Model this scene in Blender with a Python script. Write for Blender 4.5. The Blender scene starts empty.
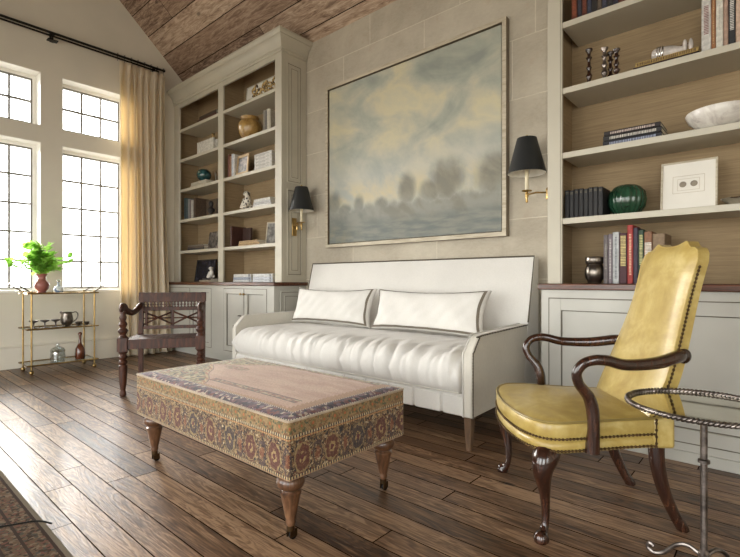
import bpy, bmesh, math, random
from mathutils import Vector, Matrix
random.seed(7)
C = bpy.context.scene.collection
PI = math.pi
# ---------------------------------------------------------------- camera maths
FPX = 464.0; YAW = math.radians(41.3); HZ = 280.5; CH = 0.95
cs, sn = math.cos(YAW), math.sin(YAW)
def ax(px, Y):                      # world X on the plane Y seen at column px
    t = (px-370)/FPX
    return Y*(-sn+t*cs)/(cs+t*sn)
def az(px, py, Y):                  # world Z there
    t = (px-370)/FPX
    return CH-(py-HZ)/FPX*Y/(cs+t*sn)
# ---------------------------------------------------------------- node helper
class S:
    def __init__(s, nt, sock): s.nt, s.k = nt, sock
    def _m(s, op, *a, clamp=False):
        n = s.nt.nodes.new('ShaderNodeMath'); n.operation = op; n.use_clamp = clamp
        for i, v in enumerate((s,)+a):
            if isinstance(v, S): s.nt.links.new(v.k, n.inputs[i])
            else: n.inputs[i].default_value = v
        return S(s.nt, n.outputs[0])
    def __add__(s, o): return s._m('ADD', o)
    __radd__ = __add__
    def __sub__(s, o): return s._m('SUBTRACT', o)
    def __rsub__(s, o): return (s*-1.0)+o
    def __mul__(s, o): return s._m('MULTIPLY', o)
    __rmul__ = __mul__
    def __truediv__(s, o): return s._m('DIVIDE', o)
    def floor(s): return s._m('FLOOR')
    def fract(s): return s._m('FRACT')
    def abs(s): return s._m('ABSOLUTE')
    def sin(s): return s._m('SINE')
    def sqrt(s): return s._m('SQRT')
    def lt(s, o): return s._m('LESS_THAN', o)
    def gt(s, o): return s._m('GREATER_THAN', o)
    def min(s, o): return s._m('MINIMUM', o)
    def max(s, o): return s._m('MAXIMUM', o)
    def pow(s, o): return s._m('POWER', o)
    def sat(s): return s._m('ADD', 0.0, clamp=True)
    def step(s, a, b):              # smooth 0..1 between a and b
        n = s.nt.nodes.new('ShaderNodeMapRange'); n.interpolation_type = 'SMOOTHSTEP'
        s.nt.links.new(s.k, n.inputs[0]); n.inputs[1].default_value = a; n.inputs[2].default_value = b
        return S(s.nt, n.outputs[0])
class Mat:
    def __init__(s, name, rough=0.5, metal=0.0, spec=0.5, col=None, coat=0, sheen=0):
        s.m = bpy.data.materials.new(name); s.m.use_nodes = True; s.nt = s.m.node_tree
        s.b = s.nt.nodes['Principled BSDF']; s.out = s.nt.nodes['Material Output']
        s.b.inputs['Roughness'].default_value = rough; s.b.inputs['Metallic'].default_value = metal
        s.b.inputs['Specular IOR Level'].default_value = spec
        if coat: s.b.inputs['Coat Weight'].default_value = coat; s.b.inputs['Coat Roughness'].default_value = .15
        if sheen: s.b.inputs['Sheen Weight'].default_value = sheen
        if col: s.b.inputs['Base Color'].default_value = (*col, 1)
        s._tc = None
    def tc(s):
        if not s._tc: s._tc = s.nt.nodes.new('ShaderNodeTexCoord')
        return s._tc
    def xyz(s, kind='Object'):
        n = s.nt.nodes.new('ShaderNodeSeparateXYZ'); s.nt.links.new(s.tc().outputs[kind], n.inputs[0])
        return [S(s.nt, o) for o in n.outputs]
    def vec(s, x, y, z=0.0):
        n = s.nt.nodes.new('ShaderNodeCombineXYZ')
        for i, v in enumerate((x, y, z)):
            if isinstance(v, S): s.nt.links.new(v.k, n.inputs[i])
            else: n.inputs[i].default_value = v
        return S(s.nt, n.outputs[0])
    def noise(s, scale=5, detail=4, vec=None, rough=.55, dist=0.0, color=False):
        n = s.nt.nodes.new('ShaderNodeTexNoise'); n.inputs['Scale'].default_value = scale
        n.inputs['Detail'].default_value = detail; n.inputs['Roughness'].default_value = rough; n.inputs['Distortion'].default_value = dist
        s.nt.links.new(vec.k if vec else s.tc().outputs['Object'], n.inputs['Vector'])
        return S(s.nt, n.outputs['Color' if color else 'Fac'])
    def white(s, vec, color=False):
        n = s.nt.nodes.new('ShaderNodeTexWhiteNoise'); n.noise_dimensions = '3D'
        s.nt.links.new(vec.k, n.inputs['Vector']); return S(s.nt, n.outputs['Color' if color else 'Value'])
    def vor(s, scale=5, vec=None, out='Distance', feat='F1', rnd=1):
        n = s.nt.nodes.new('ShaderNodeTexVoronoi'); n.feature = feat; n.inputs['Scale'].default_value = scale; n.inputs['Randomness'].default_value = rnd
        s.nt.links.new(vec.k if vec else s.tc().outputs['Object'], n.inputs['Vector'])
        return S(s.nt, n.outputs[out])
    def mix(s, f, a, b, mode='MIX'):
        n = s.nt.nodes.new('ShaderNodeMix'); n.data_type = 'RGBA'; n.blend_type = mode
        for i, v in ((0, f), (6, a), (7, b)):
            if isinstance(v, S): s.nt.links.new(v.k, n.inputs[i])
            elif i == 0: n.inputs[0].default_value = v
            else: n.inputs[i].default_value = (*v, 1)
        return S(s.nt, n.outputs[2])
    def ramp(s, f, stops, const=False):
        n = s.nt.nodes.new('ShaderNodeValToRGB'); cr = n.color_ramp
        if const: cr.interpolation = 'CONSTANT'
        while len(cr.elements) < len(stops): cr.elements.new(.5)
        for e, (p, c) in zip(cr.elements, stops): e.position = p; e.color = (*c, 1)
        s.nt.links.new(f.k, n.inputs[0]); return S(s.nt, n.outputs[0])
    def col(s, v): s.nt.links.new(v.k, s.b.inputs['Base Color']); return s
    def rgh(s, v): s.nt.links.new(v.k, s.b.inputs['Roughness']); return s
    def bump(s, v, strength=.3, dist=.01):
        n = s.nt.nodes.new('ShaderNodeBump'); n.inputs['Strength'].default_value = strength; n.inputs['Distance'].default_value = dist
        s.nt.links.new(v.k, n.inputs['Height']); s.nt.links.new(n.outputs[0], s.b.inputs['Normal']); return s
def simple(name, col, rough=.5, metal=0, var=.12, scale=8, bump=0, bscale=None, **k):
    m = Mat(name, rough, metal, **k)
    n = m.noise(scale, 3)
    m.col(m.mix(n.step(.3, .7), tuple(c*(1-var) for c in col), tuple(min(1, c*(1+var)) for c in col)))
    if bump: m.bump(m.noise(bscale or scale*6, 3), bump, .004)
    return m.m
# ---------------------------------------------------------------- materials
def planks(name, w, L, cols, along, across, rough, off=0.0, groove=(.02, .012, .008), gw=.012, coat=0, rustic=1.0, lift=.5):
    m = Mat(name, rough, coat=coat); x, y, z = m.xyz(); A = {'x': x, 'y': y, 'z': z}
    a = A[along]; c = (A[across]-off)/w
    row = c.floor(); r1 = m.white(m.vec(row, 3.7, 1.1))
    p = a/L + r1*7.3; cell = p.floor()
    idv = m.vec(cell, row, 2.0); h1 = m.white(idv); h2 = m.white(m.vec(cell, row, 9.0))
    fc = (c.fract()-.5).abs(); fp = (p.fract()-.5).abs()
    gap = fc.gt(.5-gw).max(fp.gt(.5-gw*w/L*1.1))
    gv = m.vec(a*1.6+h1*31.0, A[across]*16.0, h2*17.0)
    grain = m.noise(2.4, 7, gv, .62, 1.1)
    rings = m.noise(1.6, 3, m.vec(a*.8+h2*13, A[across]*7.0, h1*11.0), .5, 2.2)
    rw = ((rings*46.0).sin()*.5+.5)
    big = m.noise(1.9, 5, m.vec(a+h1*5, A[across]*2.5, 0.0), .6, .4)
    fine = m.noise(3.0, 5, m.vec(a*3.0+h2*9, A[across]*60.0, h1*7.0), .7)
    t = ((grain-.5)*.95+.31 + rw*.14*rustic + big*.28 + (fine-.5)*.35 + h1*lift - lift*.5)
    col = m.ramp(t, [(.22, cols[0]), (.42, cols[1]), (.6, cols[2]), (.8, cols[3])])
    col = m.mix(h2.gt(.72)*.35, col, cols[4])
    knots = m.vor(1.5, m.vec(a*1.1, A[across]*3.0, 0.0)).step(.09, .03)
    col = m.mix(knots*.7*rustic, col, tuple(v*.35 for v in cols[0]))
    col = m.mix(gap, col, groove); m.col(col)
    m.rgh((grain*.3+rough-.13+gap*.5).sat()); m.nt.links.new((0.5-gap*.5).k, m.b.inputs['Specular IOR Level']); m.nt.links.new(((1.0-gap)*coat).k, m.b.inputs['Coat Weight'])
    m.bump((gap*-1.0)+grain*.30+fine*.15+rw*.10*rustic+knots*-.2+h1*.2, .42, .005)
    return m.m
M = {}
M['floor'] = planks('oak_floor', .112, 1.25, [(.030, .014, .007), (.098, .050, .024), (.19, .105, .054), (.37, .23, .13), (.15, .080, .042)], 'x', 'y', .40, off=.597, rustic=1.3, lift=.34, gw=.021, coat=.10)
M['ceil'] = planks('ceiling_planks', .20, 2.6, [(.045, .025, .016), (.17, .105, .07), (.36, .25, .175), (.56, .43, .32), (.20, .12, .075)], 'x', 'y', .75, off=3.25, rustic=.8, gw=.016, lift=.34)
M['plaster'] = simple('wall_plaster', (.70, .655, .555), .8, var=.03, scale=2, bump=.05, bscale=60)
M['trim_white'] = simple('trim_white', (.87, .85, .79), .5, var=.03, scale=2)
def stone():
    m = Mat('limestone_block_wall', .85); x, y, z = m.xyz()
    H, L = .45, .98
    c = (z-.06)/H; row = c.floor(); r1 = m.white(m.vec(row, 5.0, 1.0))
    p = x/L + r1*.9+ row*.5; cell = p.floor()
    h1 = m.white(m.vec(cell, row, 2.0))
    wob = (m.noise(25, 3)-.5)*.012
    fc = ((c.fract()-.5).abs()+wob); fp = ((p.fract()-.5).abs()+wob)
    g = fc.step(.488, .495).max(fp.step(.4945, .4975))
    n1 = m.noise(2.3, 6, None, .65, .3); n2 = m.noise(34, 4, m.vec(x, y, z*2.2), .7)
    col = m.ramp(n1*.75+n2*.25+h1*.07, [(.32, (.36, .31, .245)), (.5, (.46, .41, .325)), (.72, (.56, .51, .41))])
    col = m.mix(m.noise(8, 5).step(.56, .75)*.25, col, (.40, .28, .20))
    col = m.mix(g*.8, col, (.66, .61, .50)); m.col(col)
    pits = m.vor(38).step(.16, .05)*m.noise(6, 2).step(.5, .65)
    m.bump(n2*.4+n1*.4+g*.35-pits*.5, .5, .008); return m.m
M['stone'] = stone()
M['paint'] = simple('cabinet_paint', (.47, .435, .35), .38, var=.05, scale=3, bump=.03, bscale=40)
M['paint_in'] = simple('shelf_paint', (.50, .465, .375), .45, var=.04, scale=3)
def paint_low():
    return simple('base_cabinet_paint', (.45, .44, .395), .38, var=.04, scale=3)
M['paint_low'] = paint_low()
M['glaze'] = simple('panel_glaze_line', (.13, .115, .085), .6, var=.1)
def grass():
    m = Mat('grasscloth_back', .8); x, y, z = m.xyz()
    n = m.noise(1.0, 6, m.vec(x*4.0, y*4.0, z*120.0), .7)
    b = m.noise(3, 3)
    m.col(m.ramp(n*.7+b*.3, [(.3, (.20, .135, .072)), (.55, (.30, .215, .118)), (.75, (.37, .275, .158))])); m.bump(n, .2, .002); return m.m
M['grass'] = grass()
def wood(name, c0, c1, c2, rough=.3, coat=.3, sc=1.0, axis='z'):
    m = Mat(name, rough, coat=coat); x, y, z = m.xyz()
    k = 6*sc
    v = {'z': m.vec(x*8, y*8, z*1.0), 'x': m.vec(x*1.0, y*8, z*8), 'y': m.vec(x*8, y*1.0, z*8)}[axis]
    n = m.noise(k, 6, v, .6, .6)
    m.col(m.ramp(n, [(.3, c0), (.5, c1), (.72, c2)])); m.bump(n, .08, .002); return m.m
M['mahog'] = wood('mahogany_counter', (.030, .009, .0045), (.085, .028, .013), (.16, .058, .027), .34, .15, axis='x')
M['darkwood'] = wood('dark_walnut', (.010, .0045, .003), (.032, .012, .007), (.075, .028, .014), .2, .6)
M['colonial'] = wood('rosewood', (.012, .0035, .0018), (.055, .016, .0065), (.11, .034, .013), .5, .0)
M['legwood'] = wood('walnut_leg', (.04, .018, .009), (.11, .05, .024), (.20, .10, .05), .32, .3)
M['sofaleg'] = wood('oak_leg', (.06, .032, .017), (.13, .075, .04), (.2, .12, .07), .45, .1)
def linen(name, col, var=.05):
    m = Mat(name, .9, sheen=.15); x, y, z = m.xyz()
    w = m.noise(1.0, 2, m.vec(x*400, y*60, z*60), .5)*.5+m.noise(1.0, 2, m.vec(x*60, y*400, z*400), .5)*.5
    b = m.noise(4, 4)
    m.col(m.mix((w*.6+b*.4).step(.35, .65), tuple(c*(1-var) for c in col), tuple(min(1, c*(1+var)) for c in col)))
    m.bump(w+b*.6, .12, .002); return m.m
M['linen'] = linen('white_linen', (.66, .64, .60))
M['linen_arm'] = linen('oatmeal_linen', (.60, .57, .50))
M['tape'] = linen('taupe_tape', (.15, .125, .095), .15)
M['pewter_nail'] = simple('pewter_nails', (.11, .09, .065), .45, .6)
def curtainm():
    m = Mat('linen_curtain', .9); x, y, z = m.xyz()
    n = m.noise(1, 3, m.vec(x*40, y*40, z*400)); 
    c = m.mix(n.step(.3, .7), (.78, .72, .60), (.84, .79, .67)); m.col(c)
    tr = m.nt.nodes.new('ShaderNodeBsdfTranslucent'); tr.inputs[0].default_value = (.97, .83, .58, 1)
    mx = m.nt.nodes.new('ShaderNodeMixShader'); mx.inputs[0].default_value = .42
    m.nt.links.new(m.b.outputs[0], mx.inputs[1]); m.nt.links.new(tr.outputs[0], mx.inputs[2]); m.nt.links.new(mx.outputs[0], m.out.inputs[0])
    return m.m
M['curtain'] = curtainm()
M['iron'] = simple('black_iron', (.012, .011, .010), .4, .6)
M['pewter'] = simple('worn_silver', (.21, .185, .16), .28, 1, var=.45, scale=14)
M['silver'] = simple('polished_silver', (.62, .60, .56), .15, 1, var=.15, scale=10)
M['steel'] = simple('aged_steel', (.22, .19, .17), .3, .9, var=.5, scale=30)
M['brass'] = simple('aged_brass', (.38, .26, .105), .30, 1, var=.25, scale=20)
M['brassnail'] = simple('antique_nails', (.10, .062, .03), .35, .9, var=.3)
M['mirror'] = simple('antique_mirror', (.62, .60, .52), .035, 1, var=.06, scale=12)
def leather():
    m = Mat('yellow_leather', .36, coat=.25)
    n = m.noise(5.5, 5, None, .6, .8); n2 = m.noise(18, 4, None, .6)
    c = m.ramp(n*.7+n2*.3, [(.3, (.31, .205, .047)), (.5, (.44, .32, .092)), (.68, (.60, .48, .20))])
    m.col(c); m.rgh((n2*.3+.24).sat()); m.bump(m.vor(260)*.3+m.noise(9, 4), .12, .003); return m.m
M['leather'] = leather()
M['piping'] = simple('leather_piping', (.26, .19, .06), .4)
def kilim_side():
    m = Mat('carpet_upholstery_side', .92, sheen=.2); x, y, z = m.xyz()
    u = x+y; cw = .145
    def rg(uc, zc, s):
        return ((uc*uc)+(zc*zc)*s).sqrt()
    p = ((u/cw).fract()-.5)*cw; q = z-.322
    alt = (u/cw).floor(); ha = m.white(m.vec(alt, 1.0, 4.0))
    wob = m.noise(60, 3)*.02-.01
    r = rg(p, q, .55)+wob
    det = m.vor(125); dc = m.vor(125, out='Color')
    sep = m.nt.nodes.new('ShaderNodeSeparateColor'); m.nt.links.new(dc.k, sep.inputs[0]); dh = S(m.nt, sep.outputs[0]); dg = S(m.nt, sep.outputs[1])
    base = m.ramp(dh, [(0, (.17, .095, .04)), (.18, (.33, .225, .11)), (.34, (.24, .14, .055)), (.46, (.035, .018, .013)), (.62, (.15, .045, .022)), (.72, (.018, .017, .022)), (.84, (.20, .14, .06)), (.91, (.52, .42, .27))], const=True)
    # curling vines
    v = ((m.noise(11, 2, None, .5, 2.6)*42.0).sin()).gt(.62)
    base = m.mix(v*.75, base, (.38, .265, .135)); base = m.mix(((m.noise(17, 2, None, .5, 2.0)*60.0).sin()).gt(.60)*.9, base, (.035, .02, .018))
    core = m.ramp(ha, [(0, (.10, .022, .018)), (.5, (.040, .028, .034)), (.8, (.125, .035, .022))], const=True)
    base = m.mix((r+(m.noise(45, 2)-.5)*.035).lt(.040)*.8, base, core)
    base = m.mix((r+(m.noise(45, 2)-.5)*.02).gt(.034)*(r.lt(.039))*.8, base, (.34, .25, .11))
    base = m.mix(r.lt(.016)*dg.gt(.35), base, (.36, .25, .11)); base = m.mix(r.lt(.007), base, (.12, .03, .03))
    p2 = ((u/cw+.5).fract()-.5)*cw; r2 = rg(p2, q+.005, .25)+wob
    base = m.mix(r2.gt(.018)*r2.lt(.024)*.85, base, (.07, .04, .04)); base = m.mix(r2.lt(.012)*.7, base, (.22, .07, .03))
    # upper guard band
    up = z.gt(.404)
    t = ((u/.055).fract()-.5)*.055; rr = rg(t, z-.434, 1.0)+wob*.6
    ub = m.mix(det.step(.25, .32), (.19, .115, .042), (.31, .205, .095)); ub = m.mix(dg.gt(.66)*.8, ub, (.17, .075, .03)); ub = m.mix(dg.gt(.86), ub, (.10, .10, .05))
    ub = m.mix(rr.lt(.013)*.7, ub, (.20, .15, .05)); ub = m.mix(rr.lt(.006), ub, (.42, .13, .05))
    c = m.mix(up, base, ub)
    dots = ((u*PI/.0065).sin()).gt(0.0)
    for zz, hw, c1, c2 in ((.404, .0045, (.05, .03, .03), (.55, .45, .27)), (.394, .003, (.35, .12, .05), (.45, .32, .14)), (.461, .0045, (.60, .52, .36), (.07, .05, .06)), (.262, .004, (.05, .035, .03), (.5, .38, .2)), (.254, .003, (.28, .1, .05), (.4, .3, .13))):
        c = m.mix((z-zz).abs().lt(hw), c, m.mix(dots, c1, c2))
    c = m.mix(1.0, c, m.mix(m.noise(120, 2).step(.3, .7), (.72, .7, .68), (1, 1, 1)), 'MULTIPLY')
    m.col(c); m.bump(m.noise(160, 2)+det*.5, .35, .003); return m.m
def kilim_top():
    m = Mat('carpet_upholstery_top', .92, sheen=.2); x, y, z = m.xyz()
    fy = y+.33                      # distance from the long front edge
    ey = .33-y; exr = .63-x; exl = x+.63
    wob = (m.noise(18, 3)-.5)*.02
    det = m.vor(70); dc = m.vor(70, out='Color')
    sep = m.nt.nodes.new('ShaderNodeSeparateColor'); m.nt.links.new(dc.k, sep.inputs[0]); dh = S(m.nt, sep.outputs[0]); dg = S(m.nt, sep.outputs[1])
    field = m.mix(m.noise(5, 4, m.vec(x, y*3.5, z)).step(.3, .7), (.46, .265, .17), (.57, .37, .25))
    spand = m.ramp(dh, [(0, (.27, .20, .075)), (.25, (.42, .34, .16)), (.45, (.15, .12, .045)), (.66, (.34, .13, .06)), (.76, (.50, .41, .23)), (.88, (.07, .045, .03))], const=True)
    # field whose left end narrows to an ogee point
    sc_ = ((y*40.0).sin())*.012
    edge = (x+.50)-(y-.03).abs()*1.45+wob+sc_
    c = m.mix(edge.lt(0.0), field, spand)
    c = m.mix((edge-.003).abs().lt(.012), c, m.mix(((y*260)+(x*90)).sin().gt(0), (.40, .17, .07), (.50, .36, .16)))
    c = m.mix((edge-.024).abs().lt(.004), c, (.17, .10, .05))
    back = ey-wob*1.5
    c = m.mix(back.lt(.075)*edge.gt(.0), c, spand)
    c = m.mix((back-.078).abs().lt(.006)*edge.gt(0.0), c, (.34, .14, .06))
    r = (((x+.29)*(x+.29)*.35+(y-.055)*(y-.055)*2.6)).sqrt()
    spray = r.lt(.062)*m.noise(52, 3).gt(.46)
    c = m.mix(spray, c, m.mix(dg.gt(.5), (.26, .22, .10), (.30, .11, .07)))
    stv = (y+.176+wob*.3).abs(); st = stv.lt(.017)*x.gt(-.14)*x.lt(.50)
    c = m.mix(st, c, m.ramp(dg, [(0, (.26, .10, .06)), (.35, (.48, .36, .2)), (.6, (.17, .13, .08)), (.8, (.38, .18, .1))], const=True))
    c = m.mix((stv-.017).abs().lt(.003)*x.gt(-.14)*x.lt(.50), c, (.10, .06, .04))
    zig = ((x+y)*PI/.011).sin()*.005
    d = fy.min(exr*.8)
    c = m.mix((d+zig).lt(.080)*x.gt(-.12), c, m.mix(((x-y)*PI/.009).sin().gt(0), (.34, .14, .06), (.46, .29, .14)))
    d2 = (fy*1.0).min(exr*1.15)
    pur = m.ramp(dh, [(0, (.07, .032, .045)), (.28, (.15, .065, .07)), (.46, (.03, .02, .03)), (.64, (.46, .36, .27)), (.74, (.17, .05, .035)), (.9, (.18, .11, .14))], const=True)
    c = m.mix(d2.lt(.060), c, pur)
    c = m.mix((d2-.060).abs().lt(.004), c, m.mix(((x+y)*PI/.006).sin().gt(0), (.52, .42, .31), (.12, .05, .04)))
    c = m.mix(exl.lt(.03)*fy.gt(.05), c, (.42, .35, .22))
    c = m.mix(d2.lt(.009), c, (.46, .36, .27))
    c = m.mix(1.0, c, m.mix(m.noise(130, 2).step(.3, .7), (.74, .72, .70), (1, 1, 1)), 'MULTIPLY')
    m.col(c); m.bump(m.noise(170, 2)+det*.4, .35, .003); return m.m
M['kside'] = kilim_side(); M['ktop'] = kilim_top()
def rugm():
    m = Mat('wool_rug', 1.0, spec=.1); x, y, z = m.xyz()
    d = y*-1.0
    dc = m.vor(95, out='Color'); sep = m.nt.nodes.new('ShaderNodeSeparateColor'); m.nt.links.new(dc.k, sep.inputs[0]); dh = S(m.nt, sep.outputs[0])
    bd = m.ramp(dh, [(0, (.11, .07, .042)), (.3, (.05, .034, .022)), (.5, (.16, .115, .075)), (.7, (.13, .06, .04)), (.85, (.07, .06, .045))], const=True)
    f = m.ramp(m.vor(18, out='Distance'), [(0, (.055, .055, .045)), (.3, (.14, .05, .035)), (.6, (.08, .065, .045)), (.9, (.12, .09, .06))])
    v = ((m.noise(9, 2, None, .5, 2.2)*50.0).sin()).gt(.5); f = m.mix(v*.6, f, (.21, .175, .12))
    c = m.mix(d.gt(.16), bd, f)
    c = m.mix(d.lt(.018), c, (.17, .14, .10))
    for a in (.024, .095, .16): c = m.mix((d-a).abs().lt(.005), c, (.045, .03, .022))
    m.col(c); m.bump(m.noise(150, 2), .4, .004); return m.m
M['rug'] = rugm()
def paintingm():
    m = Mat('cloudscape_canvas', .55); x, y, z = m.xyz()      # local x 0..1.9, z 0..1.58
    u = x/1.9; v = z/1.58
    w = m.noise(2.1, 5, m.vec(u*1.5, v*1.9, 0.0), .55, .5); w2 = m.noise(4.5, 5, m.vec(u*1.6+4, v*1.5+u*.8, 2.0), .6, .25)
    sky = m.ramp(w*.75+w2*.25, [(.33, (.25, .275, .24)), (.43, (.35, .365, .305)), (.50, (.44, .43, .34)), (.58, (.56, .51, .34)), (.68, (.47, .455, .36))])
    low = m.mix(w2.step(.35, .65), (.39, .405, .37), (.50, .49, .42))
    c = m.mix(v.step(.62, .30), sky, low)
    warm = v.step(.19, .27)*v.step(.40, .30)*w2.step(.38, .6)
    c = m.mix(warm*.75, c, (.56, .48, .29))
    # misty tree line
    rag = (m.noise(9, 5, m.vec(u*2.5, v*.9, 1.0), .6)-.5)*.10
    hz = v-.20+rag*-.9
    trees = hz.step(.045, -.02)
    for cx, cy, rx, ry in ((.52, .27, .050, .095), (.735, .29, .085, .115), (.645, .24, .06, .07), (.96, .27, .09, .12), (.215, .22, .035, .065), (.03, .25, .06, .08), (.36, .20, .05, .05), (.11, .20, .05, .04)):
        e = ((((u-cx)/rx)*((u-cx)/rx))+(((v-cy)/ry)*((v-cy)/ry))).sqrt()+rag*5.0
        trees = trees.max(e.step(1.35, .55))
    tc = m.mix(u.step(.1, .6), (.13, .14, .125), (.15, .135, .095)); tc = m.mix(w2.step(.4, .62), tc, (.20, .205, .175))
    c = m.mix(trees*.78, c, tc)
    gnd = m.mix(m.noise(6, 4, m.vec(u*1.2, v*5.0, 0.0)).step(.35, .65), (.125, .145, .14), (.22, .225, .19))
    c = m.mix(v.step(.17, .07)*.9, c, gnd)
    c = m.mix(v.step(.15, .05)*u.step(.3, .0)*m.noise(8, 3).step(.4, .7)*.35, c, (.36, .31, .17))
    m.col(c); m.bump(m.noise(90, 3), .15, .002); return m.m
M['canvas'] = paintingm()
M['frame_pale'] = wood('pale_frame', (.36, .30, .21), (.50, .44, .33), (.60, .54, .43), .5, 0, axis='x')
M['frame_side'] = wood('frame_side', (.10, .075, .05), (.17, .135, .09), (.24, .19, .13), .5, 0, axis='z')
def glassm(name='window_glass', tint=(1, 1, 1), gl=.06):
    m = bpy.data.materials.new(name); m.use_nodes = True; nt = m.node_tree; nt.nodes.clear()
    o = nt.nodes.new('ShaderNodeOutputMaterial'); t = nt.nodes.new('ShaderNodeBsdfTransparent'); g = nt.nodes.new('ShaderNodeBsdfGlossy')
    t.inputs[0].default_value = (*tint, 1); g.inputs['Roughness'].default_value = .03
    lw = nt.nodes.new('ShaderNodeLayerWeight'); lw.inputs[0].default_value = .35
    mr = nt.nodes.new('ShaderNodeMapRange'); mr.inputs[3].default_value = gl*.6; mr.inputs[4].default_value = .6
    nt.links.new(lw.outputs['Facing'], mr.inputs[0])
    mx = nt.nodes.new('ShaderNodeMixShader'); nt.links.new(mr.outputs[0], mx.inputs[0]); nt.links.new(t.outputs[0], mx.inputs[1]); nt.links.new(g.outputs[0], mx.inputs[2]); nt.links.new(mx.outputs[0], o.inputs[0])
    return m
M['glass'] = glassm(); M['crystal'] = glassm('cut_crystal', (.80, .83, .82), .35)
M['muntin'] = simple('window_muntin', (.20, .19, .17), .5)
M['leaf'] = simple('leaf_green', (.24, .46, .08), .4, var=.4, scale=30)
def _tl(m):
    nt = m.node_tree; b = nt.nodes['Principled BSDF']; o = nt.nodes['Material Output']; t = nt.nodes.new('ShaderNodeBsdfTranslucent'); t.inputs[0].default_value = (.50, .85, .16, 1)
    x = nt.nodes.new('ShaderNodeMixShader'); x.inputs[0].default_value = .45; nt.links.new(b.outputs[0], x.inputs[1]); nt.links.new(t.outputs[0], x.inputs[2]); nt.links.new(x.outputs[0], o.inputs[0])
_tl(M['leaf'])
M['pinkpot'] = simple('oxblood_ceramic', (.32, .12, .10), .25, var=.2, scale=12)
M['bluewhite'] = (lambda m: (m.col(m.mix(m.noise(28, 3).step(.5, .56)*.9, (.72, .76, .76), (.10, .19, .34))), m.m)[1])(Mat('blue_white_china', .15))
M['brownglass'] = simple('brown_bottle', (.11, .030, .012), .15, var=.3, coat=.5)
M['black_shade'] = simple('black_shade', (.010, .011, .011), .55, var=.1)
M['shade_in'] = simple('shade_lining', (.75, .73, .66), .7)
M['candle'] = simple('candle_sleeve', (.72, .64, .45), .5)
M['pages'] = (lambda m: (m.col(m.mix(m.noise(1, 2, m.vec(m.xyz()[0]*300, m.xyz()[1]*300, m.xyz()[2]*300)).step(.4, .6), (.50, .45, .35), (.68, .63, .52))), m.m)[1])(Mat('book_pages', .9))
def glazed(name, c0, c1, sc=9, rough=.12):
    m = Mat(name, rough, coat=.5); n = m.noise(sc, 5, None, .6, 1.0); m.col(m.ramp(n, [(.35, c0), (.6, c1)])); return m.m
M['greenpot'] = glazed('green_glaze', (.007, .030, .015), (.022, .075, .040), 7)
M['jar'] = glazed('ochre_glaze', (.22, .11, .025), (.46, .29, .09), 7, .3)
M['teal'] = glazed('teal_glass', (.006, .025, .028), (.03, .11, .11), 8)
def marble():
    m = Mat('marble', .28); n = m.noise(7, 6, None, .65, 1.5)
    m.col(m.ramp(n, [(.28, (.30, .27, .25)), (.42, (.60, .56, .51)), (.55, (.72, .69, .63))])); return m.m
M['marble'] = marble()
M['spotted'] = (lambda m: (m.col(m.mix(m.vor(34).step(.44, .38), (.62, .57, .47), (.045, .035, .03))), m.m)[1])(Mat('spotted_ceramic', .4))
M['giltwood'] = (lambda m: (m.col(m.mix(m.noise(40, 3).step(.42, .55), (.05, .025, .012), (.52, .36, .14))), m.bump(m.noise(60, 3), .5, .004), m.m)[2])(Mat('gilt_carving', .4, .3))
M['shellpearl'] = simple('pearl_shell', (.55, .50, .46), .2, var=.25, scale=16)
M['mat_white'] = simple('mat_board', (.74, .71, .64), .8, var=.02)
M['mat_edge'] = simple('mat_line', (.50, .44, .34), .8)
M['mat_grey'] = simple('seal_grey', (.28, .24, .18), .7)
M['gold'] = simple('gold_leaf', (.50, .36, .15), .4, .7)
_bk = {}
def book_mat(col, rough=.6):
    k = tuple(round(c, 3) for c in col)
    if k not in _bk:
        m = Mat('book_cover', rough); n = m.noise(40, 3)
        m.col(m.mix(n.step(.35, .7), tuple(c*.8 for c in col), tuple(min(1, c*1.15) for c in col))); _bk[k] = m.m
    return _bk[k]
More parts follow.
